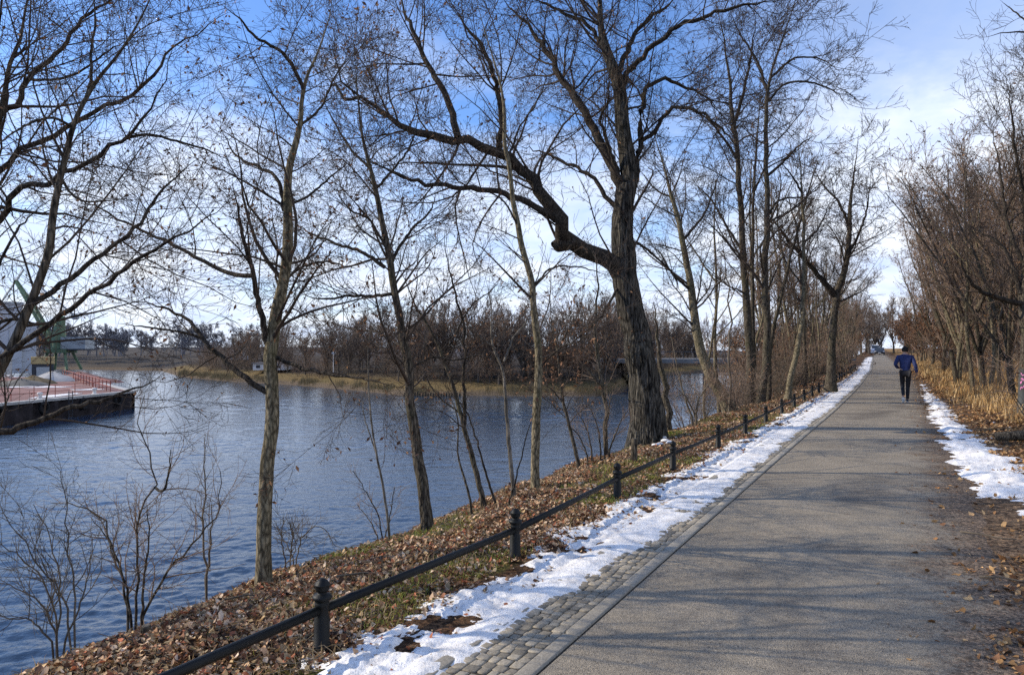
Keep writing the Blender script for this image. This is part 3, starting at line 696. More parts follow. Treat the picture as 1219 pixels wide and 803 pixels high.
hero('sapling', 'thin dark multi-stemmed sapling just left of the two stemmed young tree', 9.0, [
    ([(562, 604), (553, 570), (545, 540), (545, 500), (535, 470), (520, 440)], 4, 1, .3),
    ([(590, 598), (575, 550), (560, 500), (540, 470), (525, 455)], 3.5, 1, -.2),
    ([(606, 600), (622, 540), (632, 500), (640, 480)], 2.5, .8, .3)],
    seed=18, dens=.4, twigm='twig', l1=(.3, .8), sp=(.35, .25, .2), flare=1.1)
hero('slender_tree', 'straight yellowish trunked tree standing between the young trees and the oak', 10.2, [
    ([(638, 588), (637, 540), (639, 480), (641, 430), (636, 370), (632, 330), (620, 285), (610, 230), (602, 170), (599, 120), (590, 80), (578, 40), (565, -10)], 13.5, 2.5, .5),
    ([(633, 345), (655, 320), (690, 318), (730, 330)], 3, 1.2, .6),
    ([(617, 270), (600, 240), (575, 225), (550, 215)], 3, 1.2, -.5),
    ([(604, 190), (620, 150), (640, 120), (655, 80)], 3, 1.2, .5),
    ([(641, 440), (665, 415), (690, 405), (712, 380)], 2.5, 1, -.4)],
    barkm='bark_yellow', seed=19, dens=.75, l1=(.5, 1.5), l2=(.25, .6), leaves=80, flare=1.25)
hero('young_tree', 'thin dark young tree leaning left over the water just left of the oak', 12.0, [
    ([(690, 558), (680, 515), (671, 480), (667, 450), (662, 410), (656, 380), (655, 350)], 6, 1.2, .4),
    ([(671, 480), (655, 462), (640, 455)], 2, 1, .2), ([(664, 420), (675, 395), (690, 380), (700, 360)], 2.5, 1, .4)],
    seed=20, dens=.8, l1=(.5, 1.4), l2=(.25, .6), leaves=500, leafcols=RUST, leafsize=.035, flare=1.2)
hero('oak_tree', 'massive old oak with furrowed dark trunk and long crooked boughs', 15.6, [
    ([(771, 520), (769, 485), (766, 449), (759, 405), (751, 368), (745, 339), (741, 300), (740, 262), (744, 232), (750, 212), (746, 182), (741, 150), (737, 110), (728, 75), (717, 40), (714, 0), (712, -60)], 41, 9, .5, [44, 42, 40, 37, 35, 32, 27, 22, 19, 20, 16, 13, 11]),
    ([(748, 345), (738, 326), (715, 305), (690, 292), (676, 284), (667, 264), (650, 230), (620, 200), (592, 182), (570, 172), (545, 163), (500, 154), (460, 141), (430, 115), (405, 88), (395, 55)], 24, 4, -2.4, [24, 21, 18, 13, 11, 9, 6, 4]),
    ([(684, 288), (668, 291), (657, 290)], 17, 14, -.2, [18, 18, 20]),
    ([(545, 163), (538, 130), (520, 95), (505, 70), (495, 40), (480, 10), (470, -20)], 9, 3, .8),
    ([(592, 182), (597, 150), (590, 100), (575, 60), (550, 25), (535, 0)], 8, 3, -.9),
    ([(662, 262), (640, 246), (600, 232), (550, 222), (495, 215), (450, 198), (418, 183)], 9, 2.5, -1.8),
    ([(742, 225), (728, 195), (712, 165), (695, 130), (678, 107), (655, 70), (630, 35), (600, 0)], 14, 5, 1.8),
    ([(752, 225), (760, 195), (763, 160), (764, 130), (772, 103), (790, 96), (815, 101), (845, 122), (870, 150)], 9, 2.5, 1.4),
    ([(763, 168), (778, 158), (790, 138), (808, 127), (835, 135), (865, 160), (885, 190)], 6, 2, -1.2),
    ([(735, 92), (745, 62), (762, 32), (790, 10), (810, -10)], 8, 3, .8),
    ([(738, 106), (752, 82), (775, 58), (803, 34), (850, 16), (905, 4), (940, 0)], 8, 2.5, -1.4),
    ([(742, 250), (722, 235), (705, 212), (680, 196), (645, 182), (615, 172)], 7, 2, 1.4),
    ([(735, 205), (730, 190), (718, 155), (715, 140), (724, 118), (722, 90)], 6, 2, -.9),
    ([(720, 60), (700, 30), (670, 15), (630, -5)], 6, 3, .9),
    ([(755, 330), (735, 345), (715, 375), (690, 400), (650, 428)], 4, 1.5, -1.),
    ([(430, 115), (410, 118), (398, 100), (385, 120)], 4, 2, .5),
    ([(752, 285), (775, 300), (800, 325), (812, 350)], 4, 1.5, .9)],
    barkm='bark_oak', seed=21, dens=.95, leaves=3500, l1=(.8, 2.6), l2=(.35, 1.1), l3=(.12, .4), leafsize=.035, sp=(.26, .18, .12), sides=24, rough=.07, flare=1.4, u0=.3, wig=.16, wg=.2)
G2 = 'bare trees on the bank beyond the oak'
hero('bare_tree', 'mossy trunked tree right of the oak, its base bowed sharply to the right', 22.5, [
    ([(872, 487), (858, 468), (846, 448), (834, 415), (826, 370), (820, 330), (812, 285), (800, 235), (790, 195), (780, 165), (772, 130)], 17, 2, .8, [18, 15, 13, 11, 9, 7, 5, 3, 2]),
    ([(812, 285), (835, 260), (850, 225), (862, 190)], 4, 1.2, 1), ([(822, 345), (800, 325), (785, 300), (770, 290)], 4, 1.2, -1), ([(800, 235), (780, 225), (760, 200)], 3, 1, .8)],
    barkm='bark_yellow', seed=22, dens=.8, l1=(.8, 2.4), l2=(.35, 1.), l3=(.15, .4), sp=(.3, .22, .16), group=None)
hero('tall_tree', 'tall dark straight trunk, left one of the close pair behind the fence', 24.5, [
    ([(893, 480), (893, 430), (890, 380), (886, 320), (882, 250), (878, 190), (872, 140), (868, 90), (860, 40), (850, -10)], 13, 2.5, .8),
    ([(873, 150), (885, 110), (893, 70), (900, 20)], 5, 1.5, -1), ([(885, 300), (865, 270), (845, 235), (820, 215)], 4, 1.5, 1.2), ([(878, 190), (858, 160), (840, 140), (815, 125)], 4, 1.2, -1)],
    seed=23, dens=.9, l1=(.8, 2.6), l2=(.35, 1.1), l3=(.15, .45), sp=(.28, .2, .14))
hero('tall_tree', 'tall tree with mottled reddish bark, right one of the close pair behind the fence', 24.0, [
    ([(905, 476), (912, 430), (913, 380), (910, 330), (913, 270), (912, 200), (912, 140), (918, 90), (930, 50), (944, 10), (950, -20)], 12, 2.5, -.6),
    ([(913, 210), (935, 190), (955, 170), (975, 160)], 4, 1.2, 1), ([(915, 120), (935, 100), (965, 98), (995, 110), (1010, 130)], 3.5, 1, -1), ([(913, 260), (925, 240), (950, 235), (985, 240)], 3.5, 1, .9),
    ([(914, 110), (900, 70), (880, 40), (868, 10)], 4, 1.5, .8), ([(918, 92), (945, 70), (975, 70), (1000, 85)], 3.5, 1, -.9)],
    seed=24, dens=.8, l1=(.8, 2.6), l2=(.35, 1.1), l3=(.15, .45), sp=(.28, .2, .14), leaves=300)
hero('tall_tree', 'thin tall tree in between and behind the close pair', 27, [
    ([(898, 474), (896, 400), (896, 320), (897, 230), (902, 160), (905, 110), (903, 60)], 7, 1.5, .6), ([(897, 230), (910, 200), (925, 160)], 3, 1, .5)],
    seed=25, dens=.7, l1=(.8, 2.2), l2=(.35, 1.), sp=(.35, .26, .2))
hero('bare_tree', 'pale mossy slightly curved trunk standing close behind the fence', 23.5, [
    ([(937, 480), (941, 450), (948, 420), (955, 380), (957, 320), (956, 260), (953, 200), (948, 150)], 9, 1.5, .5),
    ([(956, 290), (975, 270), (990, 235)], 3, 1, .8), ([(955, 230), (940, 205), (925, 190)], 3, 1, -.6)],
    barkm='bark_yellow', seed=26, dens=.7, l1=(.6, 2.), l2=(.3, .9), sp=(.33, .24, .18))
hero('forked_tree', 'forked tree with a V shaped crown beside the curve of the snow strip', 27.5, [
    ([(989, 471), (990, 430), (992, 390), (996, 352), (1006, 318), (1011, 280), (1012, 240), (1018, 200), (1022, 160)], 13, 2, .5),
    ([(995, 353), (980, 335), (960, 310), (938, 285), (925, 268), (900, 250)], 8, 1.5, -1.2), ([(1011, 270), (998, 240), (980, 220), (965, 195)], 4, 1.3, .9),
    ([(1008, 305), (1022, 280), (1032, 250), (1036, 215)], 4, 1.2, -.9), ([(962, 312), (950, 290), (948, 260)], 3, 1, .6)],
    seed=27, dens=.9, l1=(.8, 2.4), l2=(.35, 1.1), l3=(.15, .45), sp=(.27, .2, .15), leaves=250)
# right side
hero('bare_tree', 'graffiti painted tree at the right edge with a pale limb reaching left', 17.6, [
    ([(1221, 498), (1220, 450), (1222, 400), (1219, 360), (1222, 320), (1228, 260), (1232, 180), (1238, 90)], 17, 5, .5),
    ([(1219, 362), (1200, 358), (1175, 350), (1158, 338), (1146, 318), (1142, 295)], 8, 2, -.8),
    ([(1215, 350), (1205, 315), (1190, 290), (1165, 275), (1140, 262)], 6, 1.5, .8), ([(1222, 320), (1200, 270), (1192, 210), (1180, 150)], 6, 1.5, 1.2),
    ([(1228, 260), (1212, 200), (1205, 140), (1200, 90)], 5, 1.5, -.8)],
    seed=28, dens=1.0, l1=(.8, 2.4), l2=(.35, 1.), l3=(.15, .4), sp=(.24, .18, .13), up=.12, barkm='bark')
hero('overhanging_tree', 'tree outside the right edge whose twigs hang into the top right corner', 9.5, [
    ([(1420, 620), (1415, 400), (1400, 200), (1370, 90), (1330, 50), (1290, 20), (1240, 0)], 26, 6, .4), ([(1370, 90), (1300, 60), (1240, 40), (1200, 38), (1165, 45)], 8, 1.5, .3), ([(1240, 40), (1215, 20), (1190, 0)], 3, 1, .3)],
    seed=29, dens=.8, l1=(.5, 1.3), l2=(.25, .7), sp=(.22, .18, .13), u0=.55)

# ---- repeated background trees
slim = [proto('slim_tree', 100 + i, 9, .09, 'slim', 'twig_fan' if i > 1 else 'twig', 'bark' if i % 2 else 'bark_yellow', leaves=[0, 0, 300, 500][i], dens=.85, rm=.006, leafsize=.05) for i in range(4)]
fan = [proto('fan_tree', 110 + i, 8.5, .12, 'fan', 'twig_fan', 'bark_yellow' if i == 1 else 'bark', leaves=[900, 500, 2200][i], leafcols=BROWN, dens=.95, rm=.0055, leafsize=.05) for i in range(3)]
rusty = [proto('rusty_leaved_tree', 120 + i, 7, .10, 'round', 'twig', 'bark', leaves=2300, leafcols=RUST, dens=.9, rm=.007, leafsize=.10) for i in range(2)]
farp = [proto('shore_tree', 130 + i, 8, .14, ['round', 'fan', 'round', 'fan'][i], 'twig_far', 'bark_far', dens=.7, rm=.014, leaves=[0, 0, 500, 0][i], leafsize=.12) for i in range(4)]
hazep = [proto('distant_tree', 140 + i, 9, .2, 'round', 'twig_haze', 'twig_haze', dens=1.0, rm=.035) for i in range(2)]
shrub = [proto('shrub', 150 + i, 1.8, .011, 'shrub', ['twig_fan', 'twig_pale', 'twig_fan'][i], ['twig', 'twig_pale', 'twig'][i], dens=.9, rm=.0028, leaves=[60, 0, 200][i], leafsize=.03) for i in range(3)]
g = np.random.default_rng(5)
def scatter_st(protos, lst, label, group, cat='tree'):
    for s, t, sc in lst:
        x, y = W(s, t); x, y = float(x), float(y); z = float(H(x, y)[0]) - .03
        place(protos[int(g.integers(0, len(protos)))], x, y, z, g.uniform(0, 6.28), sc, label, group, cat)
# left bank behind the fence beyond the oak
scatter_st(slim, [(g.uniform(-5.5, -1.8), t_, g.uniform(.55, 1.15)) for t_ in np.r_[[26.5, 28, 29.5, 31, 32], np.arange(33, 60, .75), np.arange(60, 170, 1.6)]], 'slim bare tree in the thicket along the left of the path beyond the fence', 'slim trees along the left of the path')
scatter_st(rusty, [(g.uniform(-6.5, -3.8), t_, g.uniform(.45, .8)) for t_ in np.arange(38, 112, 5)], 'rusty leaved small tree in the thicket left of the path', 'rusty trees in the left thicket')
scatter_st(shrub, [(g.uniform(-6.2, -2.2) if t_ > 31 else g.uniform(-3.8, -2.4), t_, g.uniform(.9, 2.2) if t_ > 31 else g.uniform(.5, 1.1)) for t_ in np.r_[np.arange(18.5, 31, .7), np.arange(31, 60, .45), np.arange(60, 115, 1.2)]], 'tangled bare shrub in the left thicket behind the fence', 'bare shrubs in the left thicket', 'shrub')
# right side wood
scatter_st(fan, [(4.6, 27.5, 1.03), (6.2, 30, 1.21), (4.3, 33, 1.16), (8, 33, 1.34), (5.6, 36.5, 1.25), (3.9, 39, 1.16), (7.5, 41, 1.34), (4.6, 44, 1.21), (10, 38, 1.34), (6, 48, 1.25), (3.9, 50, 1.16), (8.5, 52, 1.34), (11.5, 46, 1.34), (5, 57, 1.21), (7, 62, 1.25), (4.2, 66, 1.16), (10, 60, 1.34), (5.5, 74, 1.21), (4.3, 84, 1.16), (12.5, 55, 1.34), (8, 72, 1.25), (6, 22, 0.90), (8.2, 25.5, 1.12), (10.5, 29, 1.16)], 'fan shaped dense bare tree in the wood right of the path', 'fan shaped trees right of the path')
scatter_st(slim, [(s_, t_, sc) for s_, t_, sc in ((3.7, 30, .9), (4.4, 32, .9), (5.3, 29, .8), (5.0, 34.5, .9), (3.6, 36, .95), (10.8, 26, .7), (6.1, 47, .7), (5.3, 58, .75), (7.5, 64, .8), (11, 60, .8), (5.2, 72, .75), (7, 82, .8), (5, 92, .8), (9, 98, .8), (13, 40, .8))], 'slim bare tree among dry grass on the right of the path', 'slim trees right of the path')
scatter_st(rusty, [(5.2, 44, .55), (8, 47, .7), (4.8, 54, .6), (6.8, 58, .75), (10, 66, .8), (4.9, 66, .7), (6.5, 74, .8), (4.6, 82, .75), (8, 88, .85), (4.6, 96, .8), (6, 106, .85), (4.4, 114, .8), (9, 114, .9), (4.6, 124, .9), (-4, 128, .8), (5, 136, 1), (-4.4, 142, .9), (6, 148, 1), (-3.6, 154, .9), (5.6, 160, 1), (-4, 168, 1.0)], 'rusty leaved tree lining the right of the path farther off', 'rusty leaved trees right of the path')
scatter_st(shrub, [(g.uniform(3.6, 12), g.uniform(18, 80), g.uniform(.6, 1.4)) for _ in range(72)], 'tangled bare shrub in dry grass right of the path', 'bare shrubs right of the path', 'shrub')
scatter_st(farp, [(g.uniform(10, 60), g.uniform(45, 130), g.uniform(.9, 1.4)) for _ in range(70)], 'grey brown tree deep in the wood on the right', 'trees deep in the right wood')
scatter_st(farp, [(g.uniform(-26, 30), g.uniform(180, 230), g.uniform(1.1, 1.9)) for _ in range(70)], 'bare tree closing the view behind the end of the path', 'trees closing the end of the path')
# far shore wood
for k in range(46):
    bx = g.uniform(14, 100); off = g.uniform(4, 30); by = np.interp(bx, shore[:, 0], shore[:, 1])
    place(farp[int(g.integers(0, 4))], bx + .12 * off, by + off, far_z(off) - .1, g.uniform(0, 6.28), g.uniform(.8, 1.3), 'bare brown tree on the far side of the side channel beyond the bridge', 'trees beyond the side channel')
for k in range(190):
    i = g.uniform(0, 1); bx = -62 + i * 100 + g.normal(0, 1); by = np.interp(bx, shore[:, 0], shore[:, 1]); off = g.uniform(5, 30)
    if bx > 12: by = np.interp(bx, shore[:, 0], shore[:, 1])
    x, y = bx + .12 * off, by + off; hs = np.interp((x / y) * F + CX, [180, 260, 330, 480, 620, 760, 1000], [.4, .6, .85, 1.0, 1.12, 1.05, 1.05]) * g.uniform(.6, 1.15)
    place(farp[int(g.integers(0, 4))], x, y, far_z(off) - .1, g.uniform(0, 6.28), hs * 1.0, 'bare brown tree in the wood on the far shore', 'far shore trees')
for k in range(16):
    bx = g.uniform(2, 30); off = g.uniform(5, 12); by = np.interp(bx, shore[:, 0], shore[:, 1])
    place(rusty[int(g.integers(0, 2))], bx, by + off, far_z(off) - .1, g.uniform(0, 6.28), g.uniform(.5, .8), 'rusty leaved tree on the far shore behind the oak', 'rusty trees on the far shore')
for k in range(200):
    bx = g.uniform(-300, -62); off = g.uniform(2, 60); by = np.interp(bx, shore[:, 0], shore[:, 1])
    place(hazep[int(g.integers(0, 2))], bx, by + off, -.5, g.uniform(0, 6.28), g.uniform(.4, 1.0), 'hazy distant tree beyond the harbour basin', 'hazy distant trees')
shr_far = [(g.uniform(-60, 30), g.uniform(3.5, 12)) for _ in range(80)]
for bx, off in shr_far:
    by = np.interp(bx, shore[:, 0], shore[:, 1]); place(shrub[int(g.integers(0, 3))], bx + .12 * off, by + off, far_z(off) - .1, g.uniform(0, 6.28), g.uniform(1, 2.2), 'low bare shrub on the far bank', 'shrubs on the far bank', 'shrub')

# ---- shrubs and thin stems in the lower left, traced
def stems(name, label, D, lines, twigm='twig', seed=1, dens=.8, l1=(.2, .6), l2=(.1, .3), leaves=0, w=3, cat='shrub'):
    g = np.random.default_rng(seed); P0 = []; R0 = []
    for ln in lines:
        pts = ln if not isinstance(ln[0], (int, float)) else ln
        n = len(pts); d1 = g.uniform(-.4, .4); P = np.array([at(px, py, D + d1 * k / (n - 1)) for k, (px, py) in enumerate(pts)])
        p, r_ = resample(P, np.array([w, w * .7, .8]) * .5 * D / F, 16, .12, g); P0.append(p); R0.append(r_)
    P0 = np.array(P0); R0 = np.array(R0); z = float(H(P0[0, 0, 0], P0[0, 0, 1])[0])
    for k in range(len(P0)):
        if P0[k, 0, 2] < z + .6: P0[k, 0, 2] = min(P0[k, 0, 2], float(H(P0[k, 0, 0], P0[k, 0, 1])[0]) - .05)
    root = empty(name, (P0[0, 0, 0], P0[0, 0, 1], z)); tag(root, label, cat)
    A, Ar = grow(P0, R0, g, .09 / dens, l1, (20, 60), 6, .6, .14, .05, .15, .0015); B, Br = grow(A, Ar, g, .07 / dens, l2, (20, 60), 4, .7, .16, .03, .1, .0013)
    mesh_obj('stems', *tubes(P0, R0, 7), M['bark' if twigm == 'twig' else 'twig_pale'], root, smooth=True)
    mesh_obj('twigs', *merge([tubes(A, Ar, 4), tubes(B, Br, 3)]), M['twig_fan' if twigm == 'twig' else twigm], root, smooth=True)
    return root
stems('shrub', 'leafless shrub at the lower left with dark crooked stems bending over the water', 5.9, [
    [(161, 748), (160, 700), (163, 650), (168, 610), (184, 580), (182, 555), (170, 520), (167, 480), (172, 470)],
    [(165, 745), (180, 715), (205, 675), (228, 648), (246, 625), (262, 608), (262, 560)],
    [(158, 745), (150, 700), (135, 650), (120, 620), (95, 600), (60, 598)], [(152, 742), (145, 690), (128, 640), (108, 615)],
    [(184, 580), (195, 583), (201, 560), (203, 535)], [(170, 742), (170, 690), (176, 640), (175, 600)]], seed=31, w=3.4, dens=1.2, l1=(.25, .8))
stems('shrub', 'grey leafless shrub at the far lower left corner of the bank', 5.3, [
    [(70, 770), (66, 730), (50, 690), (20, 660), (-10, 640)], [(68, 768), (72, 720), (70, 680), (60, 640), (40, 600)], [(90, 752), (88, 700), (80, 640), (78, 600), (72, 560)],
    [(70, 765), (50, 720), (20, 700), (-15, 690)], [(72, 770), (95, 720), (105, 680), (110, 640)], [(88, 752), (70, 700), (40, 660), (10, 620), (0, 600)], [(66, 770), (40, 740), (10, 735), (-20, 720)]], twigm='twig_pale', seed=32, w=2.6, dens=1.3, l1=(.25, .8))
stems('sapling', 'single thin pale sapling rising from the water edge left of the slender tree', 7.2, [
    [(247, 700), (244, 650), (243, 600), (244, 560), (243, 520)], [(246, 690), (251, 640), (252, 600)]], twigm='twig_pale', seed=33, w=3, dens=.8, cat='tree')
stems('bramble', 'dry straw coloured bramble on the right of the slender tree base', 6.9, [
    [(345, 665), (348, 640), (345, 620)], [(352, 668), (360, 640), (380, 625), (400, 650)], [(340, 668), (335, 640), (338, 615)], [(350, 668), (340, 645), (325, 640)], [(330, 690), (340, 672), (352, 655), (348, 630)]], twigm='twig_pale', seed=34, w=1.6, dens=1.6, l1=(.1, .3))
stems('shrub', 'fine twigged shrub at the foot of the dark leaning tree', 8.6, [
    [(455, 645), (450, 610), (435, 585), (420, 560)], [(458, 645), (465, 610), (470, 580)], [(452, 645), (440, 620), (425, 600)]], seed=35, w=1.8, dens=1.3, l1=(.15, .4))
stems('shrub', 'reddish brushy shrub on the crest left of the oak', 12.8, [
    [(715, 540), (712, 510), (700, 480)], [(720, 540), (722, 500), (728, 470)], [(725, 538), (735, 510), (745, 490)], [(700, 545), (690, 520), (675, 505)], [(705, 545), (700, 515), (685, 485)]], seed=36, w=2.2, dens=1.3, l1=(.2, .6))
stems('sapling', 'pale crooked sapling right behind the oak', 17.5, [
    [(825, 500), (812, 460), (805, 430), (798, 400)], [(828, 500), (832, 475), (845, 455)], [(830, 500), (815, 470), (800, 475)]], twigm='twig_pale', seed=37, w=2.6, dens=.7, cat='tree')
stems('sapling', 'pale straight thin sapling just right of the bowed mossy trunk', 21.5, [
    [(868, 494), (869, 440), (870, 390), (866, 330), (860, 290)]], twigm='twig_pale', seed=38, w=3.2, dens=.6, cat='tree')
stems('sapling', 'brown thick stem directly behind the right side of the oak', 17, [
    [(797, 512), (793, 470), (786, 430), (782, 400), (778, 360)]], seed=39, w=9, dens=.5, cat='tree')
stems('sapling', 'mossy thin stem among brush left of the oak trunk', 14.2, [
    [(722, 520), (720, 480), (712, 430), (708, 380), (712, 335), (705, 300)], [(718, 460), (700, 440), (690, 430)]], seed=40, w=6, dens=.6, l1=(.3, .9), cat='tree')

# ---------------------------------------------------------------- fallen leaves, grass
def leafmesh(n_s, s_rng, t_rng, size, dens_f, seed, name, cols, lift=.012):
    g = np.random.default_rng(seed); s = g.uniform(*s_rng, n_s)
    t = t_rng[0] + (t_rng[1] - t_rng[0]) * g.random(n_s) ** 2.0
    k = g.random(n_s) < dens_f(s, t); s, t = s[k], t[k]; n = len(s)
    x, y = W(s, t); z = Hst(s, t) + lift + g.uniform(0, .03, n) * (s < -1.2) 
    sz = size * (.4 + 1.0 * g.random(n) ** 1.6) * (1 + t / 60)
    # leaf template: six outline points and a raised/sunk midrib
    tu = np.array([0, .3, .62, 1, .62, .3, .5]); tvv = np.array([0, .30, .26, 0, -.26, -.30, 0])
    crl = g.uniform(-.5, .9, n); cup = g.uniform(-.2, .55, n)
    U = (tu - .5)[None] * sz[:, None]; Vv = tvv[None] * sz[:, None] * g.uniform(.8, 1.5, n)[:, None]
    Z = crl[:, None] * ((tu - .5) ** 2)[None] * sz[:, None] * 2 + cup[:, None] * np.abs(tvv)[None] * sz[:, None] * 1.6
    a = g.uniform(0, 6.28, n); tx, ty = g.normal(0, .45, n), g.normal(0, .45, n)
    X = U * np.cos(a)[:, None] - Vv * np.sin(a)[:, None]; Y = U * np.sin(a)[:, None] + Vv * np.cos(a)[:, None]
    Zc = Z + X * tx[:, None] + Y * ty[:, None]
    P = np.stack([X + x[:, None], Y + y[:, None], Zc + z[:, None]], -1).reshape(-1, 3)
    b0 = np.arange(n)[:, None] * 7; Q = np.concatenate([b0 + np.array([[i, (i + 1) % 6, 6]]) for i in range(6)])
    cc = np.array(cols)[g.integers(0, len(cols), n)] * g.uniform(.6, 1.75, (n, 1))
    o = mesh_obj(name, P, Q, M['leaf'], cols=np.repeat(cc, 7, 0)); return o
LC = [(.50, .33, .18), (.44, .30, .15), (.30, .16, .08), (.15, .075, .04), (.42, .27, .16), (.24, .11, .06), (.52, .36, .23), (.12, .065, .04), (.34, .12, .06), (.60, .46, .33), (.26, .20, .12), (.07, .045, .03)]
def patch(s, t):
    return np.exp(-((t - 2.0) / 1.5) ** 2 - ((s + 3.1) / .55) ** 2) + .9 * np.exp(-((t - 5.0) / .8) ** 2 - ((s + 1.5) / .25) ** 2) + .6 * np.exp(-((t - 7.5) / .8) ** 2 - ((s + 1.4) / .2) ** 2)
def dl(s, t):
    x, y = W(s, t); n = fbm(x * 1.1, y * 1.1, 81, 3); edge = np.clip((-.95 - s) / .25 + (n - .5) * 3, .09, 1)
    g2 = fbm(x * 1.2, y * 1.2, 21, 3); return np.clip(.25 + n * 1.2, 0, 1) * edge * (1 - .75 * np.clip((g2 - .5) * 6, 0, 1)) * (1 - .7 * np.clip(patch(s, t), 0, 1))
o = leafmesh(270000, (-4.5, -.6), (.3, 50), .036, dl, 82, 'fallen_leaves', LC); tag(o, 'carpet of red brown fallen leaves on the bank left of the fence', 'fallen leaves', kind='stuff')
LR = [(.55, .33, .15), (.48, .30, .14), (.36, .20, .08), (.26, .13, .05), (.44, .28, .13), (.20, .10, .05), (.30, .15, .06), (.15, .08, .04)]
def dr(s, t):
    x, y = W(s, t); n = fbm(x * 1.3, y * 1.3, 83, 3)
    return np.clip((s - 2.05 + (n - .5) * 1.2 - np.interp(t, [0, 6, 10, 30], [0, .1, .55, .3])) / .6, .06, 1) * np.clip(.4 + n, 0, 1) * np.where((s < 2.0), .6, 1)
o = leafmesh(130000, (1.5, 7.5), (1.5, 60), .045, dr, 84, 'fallen_leaves', LR); tag(o, 'golden brown fallen leaves along the right edge of the path', 'fallen leaves', kind='stuff')
def blades(n, s_rng, t_rng, hgt, dens_f, seed, name, cols, tp=1.6, wd=.004, lean=.5):
    g = np.random.default_rng(seed); s = g.uniform(*s_rng, n); t = t_rng[0] + (t_rng[1] - t_rng[0]) * g.random(n) ** tp
    k = g.random(n) < dens_f(s, t); s, t = s[k], t[k]; n = len(s); x, y = W(s, t); z = Hst(s, t) - .01
    h = hgt * g.uniform(.35, 1.2, n); a = g.uniform(0, 6.28, n); ln = g.uniform(.1, 1, n) * lean; w_ = wd * (1 + t / 9)
    d = np.stack([np.cos(a), np.sin(a), 0 * a], 1); p = np.stack([-np.sin(a), np.cos(a), 0 * a], 1); p = nrm(p + g.normal(0, .5, (n, 3)) * [1, 1, 0])
    b0 = np.stack([x, y, z], 1); m1 = b0 + d * (h * ln * .35)[:, None] + np.array([0, 0, 1.]) * (h * .6)[:, None]; e = b0 + d * (h * ln)[:, None] + np.array([0, 0, 1.]) * (h * (1 - .35 * ln))[:, None]
    V = np.stack([b0 - p * w_[:, None], b0 + p * w_[:, None], m1 + p * (w_ * .7)[:, None], m1 - p * (w_ * .7)[:, None], e], 1).reshape(-1, 3)
    i = np.arange(n)[:, None] * 5; Q = np.concatenate([i + [[0, 1, 2]], i + [[0, 2, 3]], i + [[3, 2, 4]]])
    cc = np.array(cols)[g.integers(0, len(cols), n)] * g.uniform(.7, 1.25, (n, 1))
    return mesh_obj(name, V, Q, M['blade'], cols=np.repeat(cc, 5, 0))
STRAW = [(.62, .40, .17), (.52, .31, .12), (.70, .50, .25), (.36, .22, .09)]
def ds_(s, t):
    x, y = W(s, t); n = fbm(x * .7, y * .7, 91, 3); return np.clip((n - .34) * 4 + (s - 4) * .25, 0, 1) * np.clip((s - 2.7 - np.interp(t, [0, 14, 20, 26], [2.5, 1.5, .5, 0])) / .8, 0, 1)
o = blades(130000, (2.7, 16), (9, 80), .40, ds_, 92, 'dry_grass', STRAW, 1.3, .003, 1.1); tag(o, 'tall golden dry grass in the wood on the right', 'grass', kind='stuff')
def dg(s, t):
    x, y = W(s, t); n = fbm(x * 1.2, y * 1.2, 21, 3); return np.clip((n - .5) * 6 + 1.3 * patch(s, t), .04, 1) * (s < -1.05)
o = blades(120000, (-4.3, -1.0), (.3, 26), .07, dg, 93, 'bank_grass', [(.22, .26, .05), (.30, .31, .07), (.36, .31, .09), (.15, .19, .04)], 1.7, .0022, 1.2); tag(o, 'short green and yellow grass between the leaves on the bank', 'grass', kind='stuff')
def dd_(s, t):
    x, y = W(s, t); n = fbm(x * 1.5, y * 1.5, 95, 3); return np.clip((n - .45) * 5, .03, 1)
o = blades(42000, (-5.5, -1.05), (.3, 60), .13, dd_, 96, 'dry_bank_grass', [(.34, .24, .12), (.26, .18, .09), (.42, .32, .18)], 1.6, .0022, 1.6); tag(o, 'dry straw stalks lying over the leaf covered bank', 'grass', kind='stuff')

g = np.random.default_rng(97); n = 5000; s_ = g.uniform(-4.6, -1.1, n); t_ = .4 + 32 * g.random(n) ** 1.8; x, y = W(s_, t_); z = Hst(s_, t_) + .03; a = g.uniform(0, 6.28, n); l_ = g.uniform(.05, .28, n)
P = np.stack([np.stack([x + np.cos(a + .25 * q) * l_ * (q - 1.5) / 3, y + np.sin(a + .25 * q) * l_ * (q - 1.5) / 3, z + g.normal(0, .008, n)], 1) for q in range(4)], 1)
o = mesh_obj('twig_litter', *tubes(P, np.repeat(g.uniform(.0015, .004, (n, 1)), 4, 1), 4), M['twig_pale'], smooth=True); tag(o, 'small dry twigs strewn over the leaves on the bank', 'twigs', kind='stuff')
n = 13000; bx = g.uniform(-60, 14, n); cl_ = fbm(bx * .5, bx * 0, 98, 3); keep_ = g.random(n) < np.clip((cl_ - .42) * 5, .05, 1); bx = bx[keep_]; n = len(bx); off = g.uniform(.1, 2.4, n); by = np.interp(bx, shore[:, 0], shore[:, 1]); zz = np.interp(off, offs, zs)
h = g.uniform(.25, .9, n); ln = g.normal(0, .18, (n, 2)); b0 = np.stack([bx + .12 * off, by + off, zz - .15], 1); e = b0 + np.stack([ln[:, 0] * h, ln[:, 1] * h, h + .15], 1)
V = np.stack([b0 - [.02, 0, 0], b0 + [.02, 0, 0], e], 1).reshape(-1, 3); Q = (np.arange(n)[:, None] * 3 + np.arange(3)[None])
cc = np.array([(.30, .22, .11), (.22, .16, .08), (.16, .13, .06), (.36, .28, .15)])[g.integers(0, 4, n)]; o = mesh_obj('reeds', V, Q, M['blade'], cols=np.repeat(cc, 3, 0)); tag(o, 'dry reeds fringing the far waterline', 'reeds', kind='stuff')

